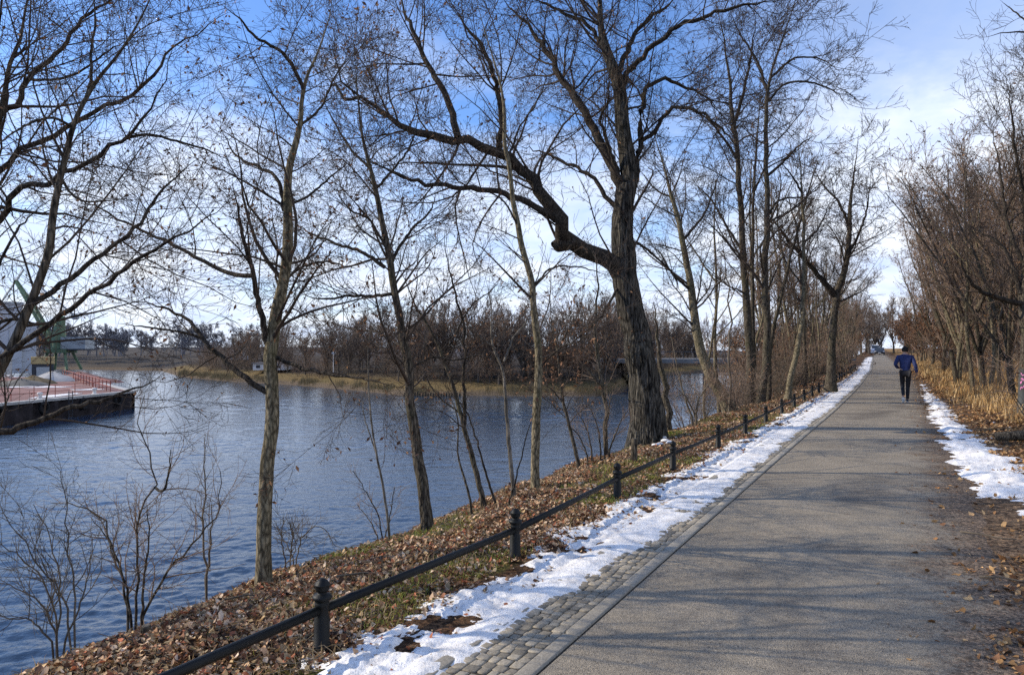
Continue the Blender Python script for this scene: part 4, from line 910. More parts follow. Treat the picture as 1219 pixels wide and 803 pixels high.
# ---------------------------------------------------------------- fence
posts = [on(383, 770), on(613, 662), on(735, 592), on(801, 558), on(855, 533)]
ps = [ST(p[0], p[1]) for p in posts]; pts = [(float(a[0]), float(b_[0])) for a, b_ in ps]
dpost = 2.35
pts = [(pts[0][0] - .05, pts[0][1] - 2.2)] + pts
while pts[-1][1] < 60: pts.append((pts[-1][0] * .9 + -.115, pts[-1][1] + dpost))
fence = empty('path_fence', (*[float(v) for v in W(pts[1][0], pts[1][1])], 0)); tag(fence, 'low black iron fence of ball topped bollards and a tube rail along the snow', 'fence')
prof = [(.052, -.1), (.052, .02), (.044, .03), (.043, .17), (.036, .185), (.036, .23), (.040, .235), (.040, .255), (.036, .262), (.050, .272), (.056, .285), (.050, .297), (.030, .305), (.024, .312), (.036, .322), (.041, .338), (.041, .350), (.045, .353), (.041, .358), (.030, .376), (.012, .388), (.003, .391)]
fx, fy, _ = fence.location; me0 = None; ends = []
for k, (s_, t_) in enumerate(pts):
    x, y = W(s_, t_); z = float(Hst(s_, t_)) if k > 5 else 0.
    p = MB().lathe(prof, (0, 0, 0), 22) if me0 is None else None
    if me0 is None: o = p.build('bollard', M['iron'], fence, smooth=True); me0 = o
    else: o = me0.copy(); COL.objects.link(o); o.parent = fence
    o.location = (float(x) - fx, float(y) - fy, z); o.rotation_euler = (random.uniform(-.02, .02), random.uniform(-.02, .02), 0); ends.append(np.array([float(x) - fx, float(y) - fy, z + .215]))
for a, b_ in zip(ends[:-1], ends[1:]):
    d = (b_ - a) / np.linalg.norm(b_ - a); MB().tube([a + d * .03, a * .5 + b_ * .5 + np.array([0, 0, -.004]), b_ - d * .03], .026, 12).build('rail', M['iron'], fence, smooth=True)

# ---------------------------------------------------------------- small things on the ground
def rock(name, label, p, r, seed, m='stone', snow=False, group=None):
    g = np.random.default_rng(seed); V = []; Fc = []; n, k = 12, 8
    root = empty(name, p); tag(root, label, 'stone', group)
    for sc, mm, nm, zc in ((1, m, 'stone', 0),) + (((1.03, 'snow', 'snow_cap', .35),) if snow else ()):
        V = []; Fc = []
        for j in range(k + 1):
            for i in range(n):
                th = math.pi * j / k; ph = 2 * math.pi * i / n; rr = r * (1 + .25 * (vnoise(np.array([i % n * .7]), np.array([j * .6]), seed)[0] - .5) * 2) * sc
                z = math.cos(th) * .65
                if zc and z < zc * .5: z = zc * .5 - .02; rr *= .97
                V.append((rr * math.sin(th) * math.cos(ph), rr * math.sin(th) * math.sin(ph) * .8, r * z + (.01 if zc else 0)))
        for j in range(k):
            for i in range(n): Fc.append((j * n + i, (j + 1) * n + i, (j + 1) * n + (i + 1) % n, j * n + (i + 1) % n))
        mesh_obj(nm, np.array(V), Fc, M[mm], root, smooth=True, local=True)
    return root
for k, (px, py, r) in enumerate([(787, 512, .12), (792, 517, .09), (798, 521, .1), (786, 521, .09), (780, 518, .07)]):
    p = on(px, py, -.05); z = float(H(p[0], p[1])[0]); rock('rock', ['snow capped rock touching the oak root on its right', 'small snow capped rock second right of the oak root', 'snow capped rock third right of the oak root', 'snow capped rock nearest the fence by the oak', 'little snow capped rock pressed against the oak base'][k], (p[0], p[1], z + r * .2), r, 200 + k, snow=True)
def stake(name, label, p, h, r, lean, m='bark', cat='stump'):
    root = empty(name, p); tag(root, label, cat)
    pts_ = [np.array([0, 0, -.1]), np.array([lean[0] * .5, lean[1] * .5, h * .5]), np.array([lean[0], lean[1], h])]
    MB().tube(pts_, [r * 1.15, r, r * .93], 12).build('stake' if r < .05 else 'stump_wood', M[m], root, smooth=False)
    MB().tube([pts_[2] - np.array([0, 0, .004]), pts_[2] + np.array([0, 0, .006])], r * .8, 12).build('cut_end', M['bark_pale'], root)
    return root
for px, py, h, r, ln, lb in [(754, 546, .36, .05, (.02, 0), 'short dark wooden stake by the fence below the oak'), (172, 776, .10, .035, (.01, 0), 'small cut stump in the leaves at the lower left'), (96, 760, .09, .04, (-.02, 0), 'small mossy stump under the lower left shrub'),
                             (1126, 443, .75, .18, (.1, 0), 'dark broken stump among the right side trees'), (1140, 462, 1.5, .09, (-.2, .1), 'split grey dead trunk leaning against the slim tree on the right')]:
    p = on(px, py, 0 if px > 600 else -.35); stake('stump', lb, (p[0], p[1], float(H(p[0], p[1])[0])), h, r, ln)
p = on(1208, 527, .05); lg = empty('log', (p[0], p[1], float(H(p[0], p[1])[0]))); tag(lg, 'dark fallen log lying at the right edge beside the snow patch', 'log')
MB().tube([(-.28, .05, .10), (.1, -.03, .12), (.6, .05, .13), (1.2, .1, .12)], [.075, .085, .09, .085], 14).build('log_wood', M['bark'], lg, smooth=True)
MB().tube([(.1, 0, .14), (.2, -.12, .3), (.25, -.2, .34)], [.03, .02, .008], 8).build('broken_branch', M['bark'], lg, smooth=True)
# fallen sticks on the soil right of the path
for k, (px, py, a, l, lb) in enumerate([(1176, 642, -.9, .45, 'pale dry stick lying at the right verge, farther one'), (1200, 695, -.5, .35, 'pale dry stick lying at the right verge, nearer one'), (300, 690, .2, .4, 'thin stick lying beside the slender tree base'), (440, 695, .1, .5, 'dark stick on the leaves behind the fence rail')]):
    p = on(px, py, 0 if px > 600 else -.12); z = float(H(p[0], p[1])[0]); r_ = empty('stick', (p[0], p[1], z)); tag(r_, lb, 'stick')
    c, s_ = math.cos(a), math.sin(a); MB().tube([(-l * c / 2, -l * s_ / 2, .03), (-.1 * l, .04 * l, .045), (l * .2 * c, l * .2 * s_, .035), (l * c / 2, l * s_ / 2, .05)], [.008, .007, .006, .003], 6).build('stick_wood', M['twig_pale'], r_, smooth=True)

# graffiti on the right hand trunk: paint skin 4 mm proud of the bark
gt = [o for o in bpy.data.objects if o.get('label', '').startswith('graffiti painted')][0]
def paint(z0, z1, a0, a1, col, name, wob=.02, tilt=0):
    base = np.array(gt.location); n = 14; V = []; Fc = []
    for j in range(7):
        for i in range(n):
            u = i / (n - 1); v_ = j / 6; a = a0 + (a1 - a0) * u; z = z0 + (z1 - z0) * v_ + tilt * u + wob * math.sin(u * 9 + z0 * 20)
            r_ = .143 * (1 + .6 * math.exp(-z / .286)) * 1.10 + .008; V.append((r_ * math.cos(a), r_ * math.sin(a), z))
    for j in range(6):
        for i in range(n - 1): Fc.append((j * n + i, j * n + i + 1, (j + 1) * n + i + 1, (j + 1) * n + i))
    return mesh_obj(name, np.array(V), Fc, plain('paint_' + name, col, .6, .25, 8), gt, True, True)
paint(.02, 1.08, R(185), R(330), (.045, .05, .05), 'painted_band')
for k, (z0, z1, a0, a1, tl) in enumerate([(.74, .79, 200, 228, .10), (.86, .90, 205, 240, -.08), (.60, .65, 200, 232, .08), (.97, 1.0, 205, 230, -.05)]):
    o = paint(z0, z1, R(a0), R(a1), (.55, .18, .36), 'graffiti_stroke', .015, tl); o.scale = (1.03, 1.03, 1)

# ---------------------------------------------------------------- harbour on the left
qz = -2.05
wallA, wallB = np.array([-31.8, 61.8]), np.array([-36.2, 24.0]); back = np.array([-53.0, 90.0])
quay = empty('quay', (wallA[0], wallA[1], WATER_Z)); tag(quay, 'quay with a dark sheet pile wall and reddish deck at the left', 'quay')
poly = [tuple(wallB - wallA), (0, 0), tuple(back - wallA), (-120, 30), (-120, -37)]
MB().prism([(x * .999, y) for x, y in poly], -1, qz - WATER_Z).build('deck', M['deck_red'], quay)
def sheetpile(a, b_):
    d = b_ - a; L_ = np.linalg.norm(d); d = d / L_; nrm_ = np.array([d[1], -d[0]]); n = int(L_ / .3); V = []; Fc = []
    for i in range(n + 1):
        of = .05 + (.22 if (i // 2) % 2 == 0 else 0); p = a + d * (i * L_ / n) + nrm_ * of
        V += [(p[0], p[1], -1.2), (p[0], p[1], qz - WATER_Z - .12)]
        if i: Fc.append((2 * i - 2, 2 * i, 2 * i + 1, 2 * i - 1))
    return V, Fc
V1, F1 = sheetpile(wallB - wallA, np.zeros(2)); mb = MB(); mb.add(V1, F1); V1, F1 = sheetpile(np.zeros(2), back - wallA); mb.add(V1, F1); mb.build('sheet_pile_wall', M['quay_wall'], quay)
def edgebox(a, b_, w0, w1, z0, z1):
    a = np.array(a, float); b_ = np.array(b_, float); d = (b_ - a) / np.linalg.norm(b_ - a); n_ = np.array([d[1], -d[0]])
    return MB().prism([tuple(a + n_ * w0), tuple(b_ + n_ * w0), tuple(b_ + n_ * w1), tuple(a + n_ * w1)], z0, z1)
dk = qz - WATER_Z
edgebox(wallB - wallA, (0, 0), -.25, .34, dk - .12, dk + .06).build('coping', M['concrete'], quay); edgebox((0, 0), back - wallA, -.25, .34, dk - .12, dk + .055).build('coping', M['concrete'], quay)
d = (wallA - wallB) / np.linalg.norm(wallA - wallB)
mb = MB(); a0 = wallB - wallA + np.array([-1.2, 0])
for zz in (.45, .9): mb.tube([(a0[0], a0[1], dk + zz), (-1.1, -1.2, dk + zz)], .022, 6)
for k in range(19):
    p = a0 + (np.array([-1.1, -1.2]) - a0) * k / 18; mb.tube([(p[0], p[1], dk), (p[0], p[1], dk + .92)], .025, 6)
bd = (back - wallA) / np.linalg.norm(back - wallA)
for zz in (.45, .9): mb.tube([(-1.1, -1.2, dk + zz), (*(bd * 34 + np.array([-1.2, -.8])), dk + zz)], .04, 6)
for k in range(18):
    p = np.array([-1.1, -1.2]) + bd * 34 * k / 17; mb.tube([(p[0], p[1], dk), (p[0], p[1], dk + .92)], .035, 6)
mb.build('railing', M['red'], quay)
for x, y, a, b_ in [(-2.6, -6, .8, 3), (-5, 2, 1.5, 1), (-8, -10, 1, 2), (-12, 6, 3, 1.2), (-2.6, -16, .6, 3), (-15, -3, 2, 1.5)]:
    ang = [2 * math.pi * i / 14 for i in range(14)]
    MB().prism([(x + a * math.cos(t_) * random.uniform(.7, 1.2), y + b_ * math.sin(t_) * random.uniform(.7, 1.2)) for t_ in ang], dk + .005, dk + .05).build('snow_cover', M['snow'], quay)
dw = (wallA - wallB) / np.linalg.norm(wallA - wallB); nw = np.array([dw[1], -dw[0]])
for k in range(5):          # tyre fenders hung on the sheet piling
    p = wallB + (wallA - wallB) * (.52 + k * .105) + nw * .42; ty = empty('tyre_fender', (p[0], p[1], qz - .55)); tag(ty, 'old black tyre hung as a fender on the dark quay wall', 'fender', 'tyre fenders on the quay wall')
    ring = [(dw[0] * .36 * math.cos(a_), dw[1] * .36 * math.cos(a_), .36 * math.sin(a_)) for a_ in np.linspace(0, 2 * math.pi, 17)]
    MB().tube(ring, .12, 8, cap=False).build('tyre', M['rubber'], ty, smooth=True); MB().tube([(0, 0, .36), (-nw[0] * .1, -nw[1] * .1, .62)], .015, 5).build('rope', M['bark_far'], ty)
p = (wallA - wallB) * .8 + wallB - wallA + nw * .36; mb = MB()
for o_ in (-.2, .2): mb.tube([(p[0] + dw[0] * o_, p[1] + dw[1] * o_, -.3), (p[0] + dw[0] * o_, p[1] + dw[1] * o_, dk + .5)], .03, 6)
for q in range(8): mb.tube([(p[0] - dw[0] * .2, p[1] - dw[1] * .2, q * .25), (p[0] + dw[0] * .2, p[1] + dw[1] * .2, q * .25)], .02, 5)
mb.build('ladder', M['dark'], quay)
for k in range(4):
    p = wallB - wallA + (wallA - wallB) * (.45 + k * .15); p = p + np.array([-.5, 0])
    bo = empty('mooring_bollard', (wallA[0] + p[0], wallA[1] + p[1], qz)); tag(bo, ['white mooring bollard on the quay edge nearest the frame edge', 'white mooring bollard second along the quay edge', 'white mooring bollard third along the quay edge', 'white mooring bollard nearest the quay tip'][k], 'bollard', 'mooring bollards on the quay')
    MB().lathe([(.20, 0), (.20, .04), (.13, .07), (.12, .32), (.19, .38), (.19, .46), (.1, .5)], n=14).build('bollard_body', M['white'], bo, smooth=True)
    MB().lathe([(.27, -.01), (.27, .012), (.25, .02)], n=14).build('base_plate', M['dark'], bo)
# silo
p = at(14, 412, 105); si = empty('silo_building', ((26 - CX) / F * 103, 103, qz), R(34)); tag(si, 'pale grey windowless silo building with a stepped top at the left edge', 'building')
MB().box(-18, 0, 0, 14, 0, 9.6).build('wall', M['silo'], si); MB().box(0, 1.7, .6, 9, 0, 6.6).build('side_tower', M['silo'], si)
MB().box(-18.2, .2, -.2, 14.2, 9.6, 9.9).build('roof', M['crane_cab'], si); mb = MB()
for k in range(12): mb.box(-18 + k * 1.5, -17.93 + k * 1.5, -.08, 0, 0, 9.6)
mb.build('cladding_seam', M['crane_cab'], si)
sh_ = empty('loading_shed', ((38 - CX) / F * 94, 94, qz), R(33)); tag(sh_, 'dark low loading shed with a yellowish hopper on top', 'shed')
MB().box(0, 2.4, 0, 3, 0, 1.5).build('wall', M['dark'], sh_); MB().box(-.1, 2.5, -.1, 3.1, 1.5, 2.4).build('hopper', M['yellow'], sh_); MB().box(.5, 1.9, -.06, 0, 0, 1.1).build('door', M['crane_cab'], sh_)
cv = empty('conveyor', (-60, 88, qz)); tag(cv, 'sloping conveyor belt running down from the silo', 'conveyor')
MB().tube([(-4.5, 0, 3.4), (.5, -2, .8), (2.2, -2.7, .3)], .28, 4).build('belt_frame', M['crane_cab'], cv)
for q in ((-3, 2.5), (-1, 1.5)): MB().tube([(q[0], -.6, 0), (q[0], -.6, q[1])], .08, 6).build('leg', M['dark'], cv)
tk = empty('dump_trailer', (-55.5, 78, qz)); tag(tk, 'grey bulk trailer with dark wheels parked on the quay at the left edge', 'trailer')
MB().box(-5, 1.2, 0, 2.4, .7, 2.6).build('body', M['crane_cab'], tk, bevel=.08)
for x in (-3.8, -2.6, .2):
    MB().tube([(x, -.05, .5), (x, .3, .5)], .5, 18).build('wheel', M['rubber'], tk); MB().tube([(x, -.07, .5), (x, -.02, .5)], .22, 12).build('wheel_hub', M['crane_cab'], tk)
# gravel heaps and pink cargo on the deck
for k, (px, D_, w_, h_, mm, lb) in enumerate([(95, 82, 3.2, .9, 'deck_red', 'pink gravel heap on the quay deck nearest the water'), (62, 80, 2.6, 1.0, 'concrete', 'pale sand heap on the quay in front of the crane'), (40, 74, 2.2, .8, 'farbank', 'brown heap on the quay beside the shed'), (118, 76, 2.2, .6, 'deck_red', 'low pink gravel heap near the quay tip'), (25, 70, 2.4, .7, 'stone', 'grey gravel heap on the quay at the left')]):
    x = (px - CX) / F * D_; h = empty('gravel_heap', (x, D_, qz)); tag(h, lb, 'heap')
    V = []; Fc = []; n = 18
    for j in range(6):
        for i in range(n): rr = w_ * (1 - j / 5.2) * (1 + .18 * math.sin(i * 2.3 + k)); V.append((rr * math.cos(6.283 * i / n), rr * math.sin(6.283 * i / n) * .8, h_ * (j / 5) ** .8 - .02 + .08 * math.sin(i * 3.1 + j)))
    for j in range(5):
        for i in range(n): Fc.append((j * n + i, j * n + (i + 1) % n, (j + 1) * n + (i + 1) % n, (j + 1) * n + i))
    Fc.append(tuple(range(5 * n, 6 * n))); mesh_obj('gravel', np.array(V), Fc, M[mm], h, True, True)
# crane
CD = 118.0
def cp(px, py, dy=0): 
    p = at(px, py, CD); return (p[0] - cr.location[0], dy, p[2] - qz)
cx = (71 - CX) / F * CD; cr = empty('harbour_crane', (cx, CD, qz)); tag(cr, 'green slewing harbour crane with a grey machine house', 'crane')
k_ = CD / F
mb = MB()
for sx in (-1.6, 1.9):
    for sy in (-2, 2): mb.tube([(sx * 1.25, sy, 0), (sx * .75, sy * .5, 2.9)], .22, 6)
mb.box(-1.7, 1.9, -1.6, 1.6, 2.7, 3.3); mb.build('portal', M['crane'], cr)
MB().tube([(0, 0, 3.2), (0, 0, 5.4)], .75, 14).build('slewing_column', M['crane'], cr)
zt = cp(71, 376)[2]; zb = cp(71, 414)[2]
MB().tube([(-.2, 0, zb - .2), (.05, 0, zt)], [1.25, .7], 8).build('tower', M['crane'], cr)
a = cp(78, 415); b_ = cp(107, 401); MB().box(a[0], b_[0], -1.3, 1.3, a[2], b_[2]).build('machine_house', M['crane_cab'], cr)
MB().box(a[0] - 1.2, b_[0] + .1, -1.35, 1.35, a[2] - .22, a[2]).build('platform', M['dark'], cr)
a = cp(47, 411); b_ = cp(56, 403); MB().box(a[0], b_[0], -.8, .8, a[2], b_[2]).build('operator_cab', M['dark'], cr); MB().box(a[0] + .15, b_[0] - .15, -.84, -.78, a[2] + .2, b_[2] - .1).build('cab_window', M['glass'], cr)
MB().box(a[0] + .6, 0.2, -.15, .15, a[2] - .2, a[2] + .02).build('cab_beam', M['crane'], cr)
mb = MB()
for dy in (-.6, .6): mb.tube([cp(62, 406, dy), cp(40, 367, dy), cp(19, 334, dy * .5)], [.3, .27, .18], 6)
for i in range(6):
    u = i / 6; q = [np.array(cp(62 - 43 * v, 406 - 72 * v)) for v in (u, u + 1 / 6)]; mb.tube([q[0] + [0, -.5, 0], q[1] + [0, .5, 0]], .07, 5)
mb.build('jib', M['crane'], cr)
MB().tube([cp(19, 334), cp(28, 321), cp(8, 350), cp(-16, 384)], [.16, .16, .16, .1], 6).build('fly_jib', M['crane_cab'], cr)
MB().tube([cp(46, 340), cp(68, 358), cp(90, 377)], .13, 6).build('counter_jib', M['crane_cab'], cr)
a = cp(91, 377); MB().tube([(a[0] - .2, -.5, a[2]), (a[0] - .2, .5, a[2])], .42, 12).build('counterweight', M['crane_cab'], cr)
MB().tube([cp(68, 378), cp(46, 340), cp(24, 326)], .05, 5).build('stay_cable', M['dark'], cr)
# far shore details
def fs(px, off, D_):
    return (px - CX) / F * D_
wl = empty('white_building', ((320 - CX) / F * 112, 112, -1.9)); tag(wl, 'low white flat roofed boathouse on the far bank', 'building')
MB().box(-2.4, 2.4, 0, 4, 0, .95).build('wall', M['white'], wl); MB().box(-2.6, 2.6, -.2, 4.2, .95, 1.1).build('roof', M['roof'], wl)
for x in (-1.6, 0, 1.5): MB().box(x - .3, x + .3, -.04, .0, .3, .75).build('window', M['glass'], wl)
wl = empty('white_building', ((285 - CX) / F * 150, 150, -1.0)); tag(wl, 'small distant white house in the trees on the far bank', 'building')
MB().box(-2, 2, 0, 4, 0, 1.6).build('wall', M['white'], wl); MB().add([(-2.2, -.2, 1.6), (2.2, -.2, 1.6), (2.2, 4.2, 1.6), (-2.2, 4.2, 1.6), (-2.2, 2, 2.7), (2.2, 2, 2.7)], [(0, 1, 5, 4), (2, 3, 4, 5), (0, 4, 3), (1, 2, 5), (0, 3, 2, 1)]).build('roof', M['roof'], wl)
lp = empty('marker_post', ((397 - CX) / F * 100, 100, -1.6)); tag(lp, 'white navigation marker post on the far bank', 'post')
MB().tube([(0, 0, -.2), (0, 0, 2.6)], .06, 8).build('post', M['white'], lp); MB().box(-.22, .22, -.12, -.07, 2.2, 2.5).build('crossbar', M['white'], lp)
for k in range(22):
    px = 483 + k * 3.1; D_ = 78.6 - .6; x = (px - CX) / F * D_; pl = empty('mooring_pile', (x, D_ - .9, WATER_Z)); tag(pl, 'weathered timber pile in the row along the far waterline', 'pile', 'timber piles along the far shore')
    MB().tube([(0, 0, -1), (0, 0, random.uniform(.25, .5))], [.1, .09], 7).build('timber', M['bark'], pl)
br = empty('bridge', (22, 97, -1.2)); tag(br, 'low concrete bridge over the side channel behind the oak', 'bridge')
MB().box(-12, 22, -2.5, 2.5, .75, 1.3).build('deck', plain('bridge_concrete', (.24, .23, .21), .9, .3, .8, bmp=.3), br)
for x in (-6, 4, 14): MB().box(x - .5, x + .5, -2, 2, -2.6, .5).build('pier', M['concrete'], br)
mb = MB()
for x in np.arange(-12, 22.1, 1.7): mb.tube([(x, -2.4, 1.3), (x, -2.4, 2.2)], .04, 5)
mb.tube([(-12, -2.4, 2.2), (22, -2.4, 2.2)], .05, 5); mb.build('railing', M['dark'], br)
ht = empty('red_hut', ((737 - CX) / F * 112, 112, -.2)); tag(ht, 'small hut with a red wall on the far shore just left of the oak trunk', 'hut')
MB().box(-.9, .9, 0, 1.6, 0, 2.3).build('wall', M['red'], ht); MB().box(-1.1, 1.1, -.2, 1.8, 2.3, 2.45).build('roof', M['roof'], ht); MB().box(-.3, .3, -.04, 0, .1, 1.7).build('door', M['white'], ht)
ho = empty('white_house', ((1178 - CX) / F * 88, 88, .3)); tag(ho, 'white house with a grey roof glimpsed through the wood on the right', 'house')
MB().box(-2.6, 2.6, 0, 6, 0, 2.2).build('wall', M['white'], ho); MB().add([(-3, -.3, 2.2), (3, -.3, 2.2), (3, 6.3, 2.2), (-3, 6.3, 2.2), (-3, 3, 4), (3, 3, 4)], [(0, 1, 5, 4), (2, 3, 4, 5), (0, 4, 3), (1, 2, 5), (0, 3, 2, 1)]).build('roof', M['roof'], ho)
for x in (-1.5, .2, 1.7): f_ = MB().box(x - .4, x + .4, -.06, 0, .7, 1.6).build('window', M['white'], ho); MB().box(x - .32, x + .32, -.09, -.062, .78, 1.52).build('pane', M['glass'], f_)

# ---------------------------------------------------------------- vehicles at the far end
def car(name, label, loc, rz, paint_, van=False):
    c = empty(name, loc, rz); tag(c, label, 'van' if van else 'car')
    if van: prof_ = [(-2.3, .35), (-2.35, .9), (-2.3, 1.0), (-1.7, 1.15), (-1.15, 1.95), (2.2, 2.0), (2.35, 1.6), (2.35, .35)]
    else: prof_ = [(-2.1, .3), (-2.15, .62), (-2.0, .78), (-1.15, .92), (-.5, 1.40), (.7, 1.45), (1.5, 1.0), (2.05, .95), (2.12, .35)]
    W2 = .86; n = len(prof_); V = []; Fc = []
    for sy, ins in ((-1, 0), (-1, .0), (1, 0), (1, 0)): pass
    rows = [(-W2 + .06, .97), (-W2, 1.0), (W2, 1.0), (W2 - .06, .97)]
    for r_i, (yy, sc) in enumerate(rows):
        for x, z in prof_:
            up_ = max(0, z - .95); V.append((x * sc, yy * (1 - .22 * up_), .3 + (z - .3) * (sc if r_i in (0, 3) else 1)))
    for r_i in range(3):
        for i in range(n): Fc.append((r_i * n + i, r_i * n + (i + 1) % n, (r_i + 1) * n + (i + 1) % n, (r_i + 1) * n + i))
    Fc.append(tuple(range(n - 1, -1, -1))); Fc.append(tuple(3 * n + i for i in range(n)))
    mesh_obj('body', np.array(V), Fc, M[paint_], c, False, True)
    (xa, za), (xb, zb_) = ((-1.7, 1.15), (-1.15, 1.95)) if van else ((-1.15, .92), (-.5, 1.40))
    nx, nz = -(zb_ - za), (xb - xa); l_ = math.hypot(nx, nz); nx, nz = nx / l_ * .012, nz / l_ * .012
    u0_, u1_ = .1, .9; q = [(xa + (xb - xa) * u + nx, z_, za + (zb_ - za) * u + nz) for u in (u0_, u1_) for z_ in (-.68, .68)]
    mesh_obj('windscreen', np.array([q[0], q[1], q[3], q[2]]), [(0, 1, 2, 3)], M['glass'], c, False, True)
    for sy in (-1, 1):
        z1 = .98 if not van else 1.2; z2 = 1.36 if not van else 1.8
        y1, y2 = (W2 * (1 - .22 * max(0, z1 - .95)) + .008), (W2 * (1 - .22 * (z2 - .95)) + .008)
        mesh_obj('side_window', np.array([(-.9, sy * y1, z1), (1.1, sy * y1, z1), (.65, sy * y2, z2), (-.45, sy * y2, z2)]), [(0, 1, 2, 3)], M['glass'], c, False, True)
        MB().box(-2.14 - (.2 if van else 0), -2.04, sy * .72 - .15, sy * .72 + .15, .6, .75).build('headlight', M['chrome'], c, bevel=.02)
        for x in (-1.3, 1.35):
            wv = MB().tube([(x, sy * .70, .32), (x, sy * .90, .32)], .32, 20).build('wheel', M['rubber'], c); MB().tube([(x, sy * .895, .32), (x, sy * .91, .32)], .19, 14).build('rim', M['chrome'], wv)
    MB().box(-2.2 - (.18 if van else 0), -2.1, -.26, .26, .38, .5).build('number_plate', M['white'], c)
    return c
dirang = math.atan2(.898, .44)
x, y = W(1.0, 160); car('parked_car', 'dark car facing the camera at the far end of the path', (float(x), float(y), .02), dirang, 'carpaint')
x, y = W(.3, 172); car('parked_van', 'white van parked behind the dark car at the far end', (float(x), float(y), .02), dirang, 'vanpaint', True)

# ---------------------------------------------------------------- runner
pr = on(1078, 479, .02); rz_ = -R(26.5)
run = empty('person', (pr[0], pr[1], .02), rz_); tag(run, 'runner seen from behind in a blue jacket, black tights and white soled shoes', 'person')
M['skin'] = plain('skin', (.45, .27, .19), .6, .08, 10); M['jacket'] = plain('jacket_blue', (.018, .028, .10), .65, .35, 14, bmp=.4); M['tights'] = plain('tights_black', (.012, .012, .016), .7, .2, 12)
M['hair'] = plain('dark_hair', (.012, .010, .009), .8, .3, 30); M['shoe'] = plain('shoe_dark', (.04, .045, .05), .7, .2, 12); M['sole'] = plain('shoe_sole_white', (.78, .78, .75), .7, .06, 12); M['trim'] = plain('reflective_trim', (.55, .58, .62), .4, .05, 12)
def skin(name, verts, edges, radii, m_, root_i=0, sub=2, parent=run):
    me = bpy.data.meshes.new(name); me.from_pydata(verts, edges, []); me.update()
    o = bpy.data.objects.new(name, me); COL.objects.link(o); o.parent = parent
    sk = o.modifiers.new('s', 'SKIN'); 
    for i, v_ in enumerate(me.skin_vertices[0].data if me.skin_vertices else []): pass
    if not me.skin_vertices:
        bpy.context.view_layer.objects.active = o
    for i, r_ in enumerate(radii):
        d_ = me.skin_vertices[0].data[i]; d_.radius = r_ if isinstance(r_, tuple) else (r_, r_); d_.use_root = (i == root_i)
    sk.use_smooth_shade = True
    ss = o.modifiers.new('u', 'SUBSURF'); ss.levels = sub; ss.render_levels = sub
    me.materials.append(M[m_]); return o
# local frame: +Y is the running direction, X to the right; height 1.67
J = dict(pel=(0, 0, .90), waist=(0, .03, 1.03), chest=(.005, .06, 1.22), neck0=(0, .09, 1.39), neck=(0, .11, 1.46), head=(0, .13, 1.54), top=(0, .135, 1.62),
         hipL=(-.085, 0, .88), kneeL=(-.075, .13, .50), ankL=(-.06, -.16, .20), toeL=(-.06, -.10, .07), hipR=(.085, 0, .88), kneeR=(.065, .10, .47), ankR=(.05, .02, .09), toeR=(.05, .16, .03),
         shL=(-.175, .06, 1.36), elL=(-.27, -.10, 1.14), wrL=(-.20, .08, 1.03), haL=(-.17, .14, 1.03), shR=(.175, .08, 1.36), elR=(.265, -.03, 1.11), wrR=(.30, .04, .90), haR=(.30, .07, .84))
names = list(J); idx = {n: i for i, n in enumerate(names)}
E = [('pel', 'waist'), ('waist', 'chest'), ('chest', 'neck0'), ('neck0', 'neck'), ('neck', 'head'), ('head', 'top'), ('pel', 'hipL'), ('hipL', 'kneeL'), ('kneeL', 'ankL'), ('ankL', 'toeL'), ('pel', 'hipR'), ('hipR', 'kneeR'), ('kneeR', 'ankR'), ('ankR', 'toeR'),
     ('neck0', 'shL'), ('shL', 'elL'), ('elL', 'wrL'), ('wrL', 'haL'), ('neck0', 'shR'), ('shR', 'elR'), ('elR', 'wrR'), ('wrR', 'haR')]
rad = dict(pel=(.125, .10), waist=(.115, .09), chest=(.145, .10), neck0=(.10, .08), neck=.055, head=(.075, .09), top=.055, hipL=.085, kneeL=.052, ankL=.036, toeL=.035, hipR=.085, kneeR=.052, ankR=.036, toeR=.035, shL=.055, elL=.038, wrL=.026, haL=.03, shR=.055, elR=.038, wrR=.026, haR=.03)
verts = [J[n] for n in names]; rads = [rad[n] for n in names]; edges = [(idx[a], idx[b_]) for a, b_ in E]
for side, sx in (('L', 1), ('R', -1)):      # five fingers rooted in each palm
    h = np.array(J['ha' + side]); w0 = np.array(J['wr' + side]); d = (h - w0) / np.linalg.norm(h - w0)
    c_ = np.cross(d, (1, 0, 0)); c_ /= np.linalg.norm(c_)
    for k, (of, ln) in enumerate([(-.024, .060), (-.008, .068), (.008, .064), (.023, .052)]):
        b0 = len(verts); p1 = h + c_ * of * .9 + d * .02; p2 = p1 + d * ln * .5 + np.array([sx * .008, 0, 0]); p3 = p2 + d * ln * .25 + np.array([sx * .028, 0, 0])
        verts += [tuple(p1), tuple(p2), tuple(p3)]; rads += [.010, .009, .007]; edges += [(idx['ha' + side], b0), (b0, b0 + 1), (b0 + 1, b0 + 2)]
    b0 = len(verts); p1 = w0 + d * .03 + c_ * -.028; p2 = p1 + d * .03 + c_ * -.02 + np.array([sx * .01, 0, 0]); verts += [tuple(p1), tuple(p2)]; rads += [.012, .009]; edges += [(idx['wr' + side], b0), (b0, b0 + 1)]
body = skin('body', verts, edges, rads, 'skin')
def sub_skin(name, keys, es, scale, m_, root, over={}):
    ii = {n: i for i, n in enumerate(keys)}; vs = [over.get(n, J.get(n)) for n in keys]; rs = []
    for n in keys:
        r_ = rad.get(n, .1) if n in rad else .1; rs.append(tuple(v_ + scale for v_ in r_) if isinstance(r_, tuple) else r_ + scale)
    return skin(name, vs, [(ii[a], ii[b_]) for a, b_ in es], rs, m_, ii[root])
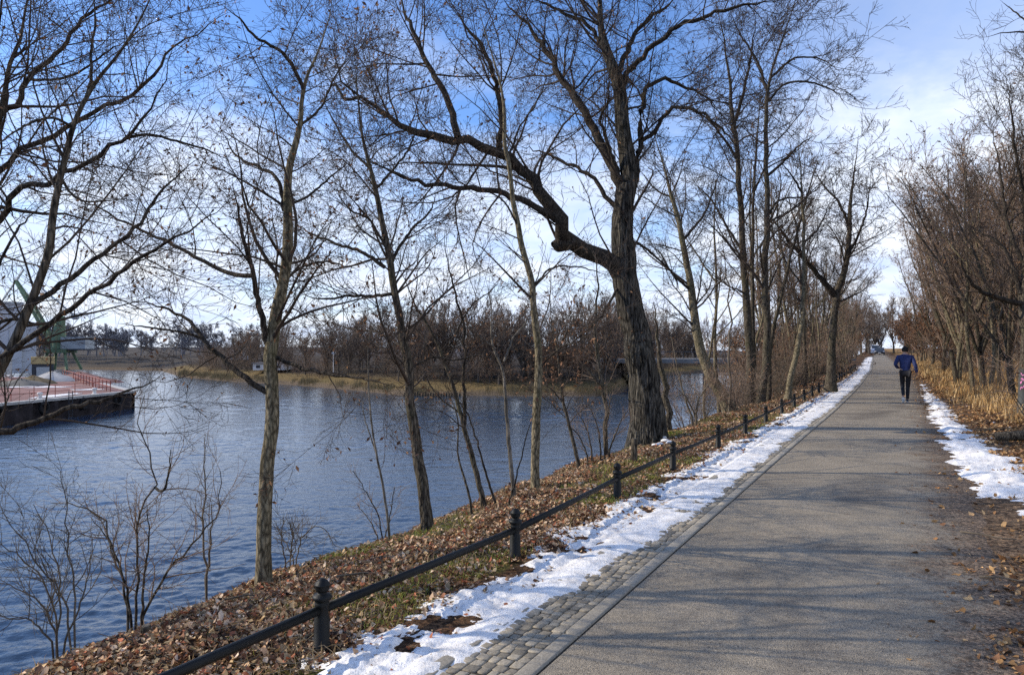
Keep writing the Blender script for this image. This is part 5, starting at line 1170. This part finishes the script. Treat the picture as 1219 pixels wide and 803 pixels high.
jk = sub_skin('jacket', ['pel', 'waist', 'chest', 'neck0', 'neck', 'shL', 'elL', 'wrL', 'shR', 'elR', 'wrR'], [('pel', 'waist'), ('waist', 'chest'), ('chest', 'neck0'), ('neck0', 'neck'), ('neck0', 'shL'), ('shL', 'elL'), ('elL', 'wrL'), ('neck0', 'shR'), ('shR', 'elR'), ('elR', 'wrR')], .020, 'jacket', 'chest', {'pel': (0, 0, .82), 'neck': (0, .10, 1.43)})
sub_skin('tights', ['pel', 'hipL', 'kneeL', 'ankL', 'hipR', 'kneeR', 'ankR'], [('pel', 'hipL'), ('hipL', 'kneeL'), ('kneeL', 'ankL'), ('pel', 'hipR'), ('hipR', 'kneeR'), ('kneeR', 'ankR')], .010, 'tights', 'pel')
MB().tube([(-.03, -.117, .90), (.03, -.117, .90)], .004, 6).build('reflective_strip', M['trim'], jk)
for side, heel, toe, upv in (('L', (-.06, -.20, .17), (-.06, -.10, .01), (0, .09, .04)), ('R', (.05, -.03, .03), (.05, .20, .03), (0, 0, .08))):
    hl = np.array(heel); t_ = np.array(toe); 
    sh_o = skin('shoe', [tuple(hl + np.array(upv) * .45), tuple((hl + t_) / 2 + np.array(upv) * .4), tuple(t_ + np.array(upv) * .3)], [(0, 1), (1, 2)], [.042, .044, .036], 'shoe', 1)
    skin('sole', [tuple(hl), tuple((hl + t_) / 2), tuple(t_)], [(0, 1), (1, 2)], [(.040, .022), (.042, .02), (.036, .02)], 'sole', 1, 2, sh_o)
# hair: a cap over the skull, back and sides
V = []; Fc = []; n, k = 20, 10
for j in range(k + 1):
    for i in range(n):
        th = math.pi * .66 * j / k; ph = 2 * math.pi * i / n; fr = max(0, math.sin(ph)); th2 = th * (1 - .30 * fr)
        V.append((.094 * math.sin(th2) * math.cos(ph), .13 + .108 * math.sin(th2) * math.sin(ph) - .004, 1.575 + .105 * math.cos(th2)))
for j in range(k):
    for i in range(n): Fc.append((j * n + i, (j + 1) * n + i, (j + 1) * n + (i + 1) % n, j * n + (i + 1) % n))
mesh_obj('hair', np.array(V), Fc, M['hair'], run, True, True)
for sx in (-1, 1): MB().lathe([(.004, -.028), (.014, -.018), (.017, 0), (.016, .02), (.006, .03)], (sx * .088, .135, 1.54), 10).build('ear', M['skin'], run, smooth=True)
MB().lathe([(.016, -.02), (.013, 0), (.004, .025)], (0, .225, 1.54), 10).build('nose', M['skin'], run, smooth=True)
for sx in (-1, 1): MB().lathe([(.002, -.008), (.009, 0), (.002, .008)], (sx * .03, .205, 1.56), 10).build('eye', M['sole'], run, smooth=True)
MB().box(-.022, .022, .205, .218, 1.495, 1.503).build('mouth', M['red'], run)
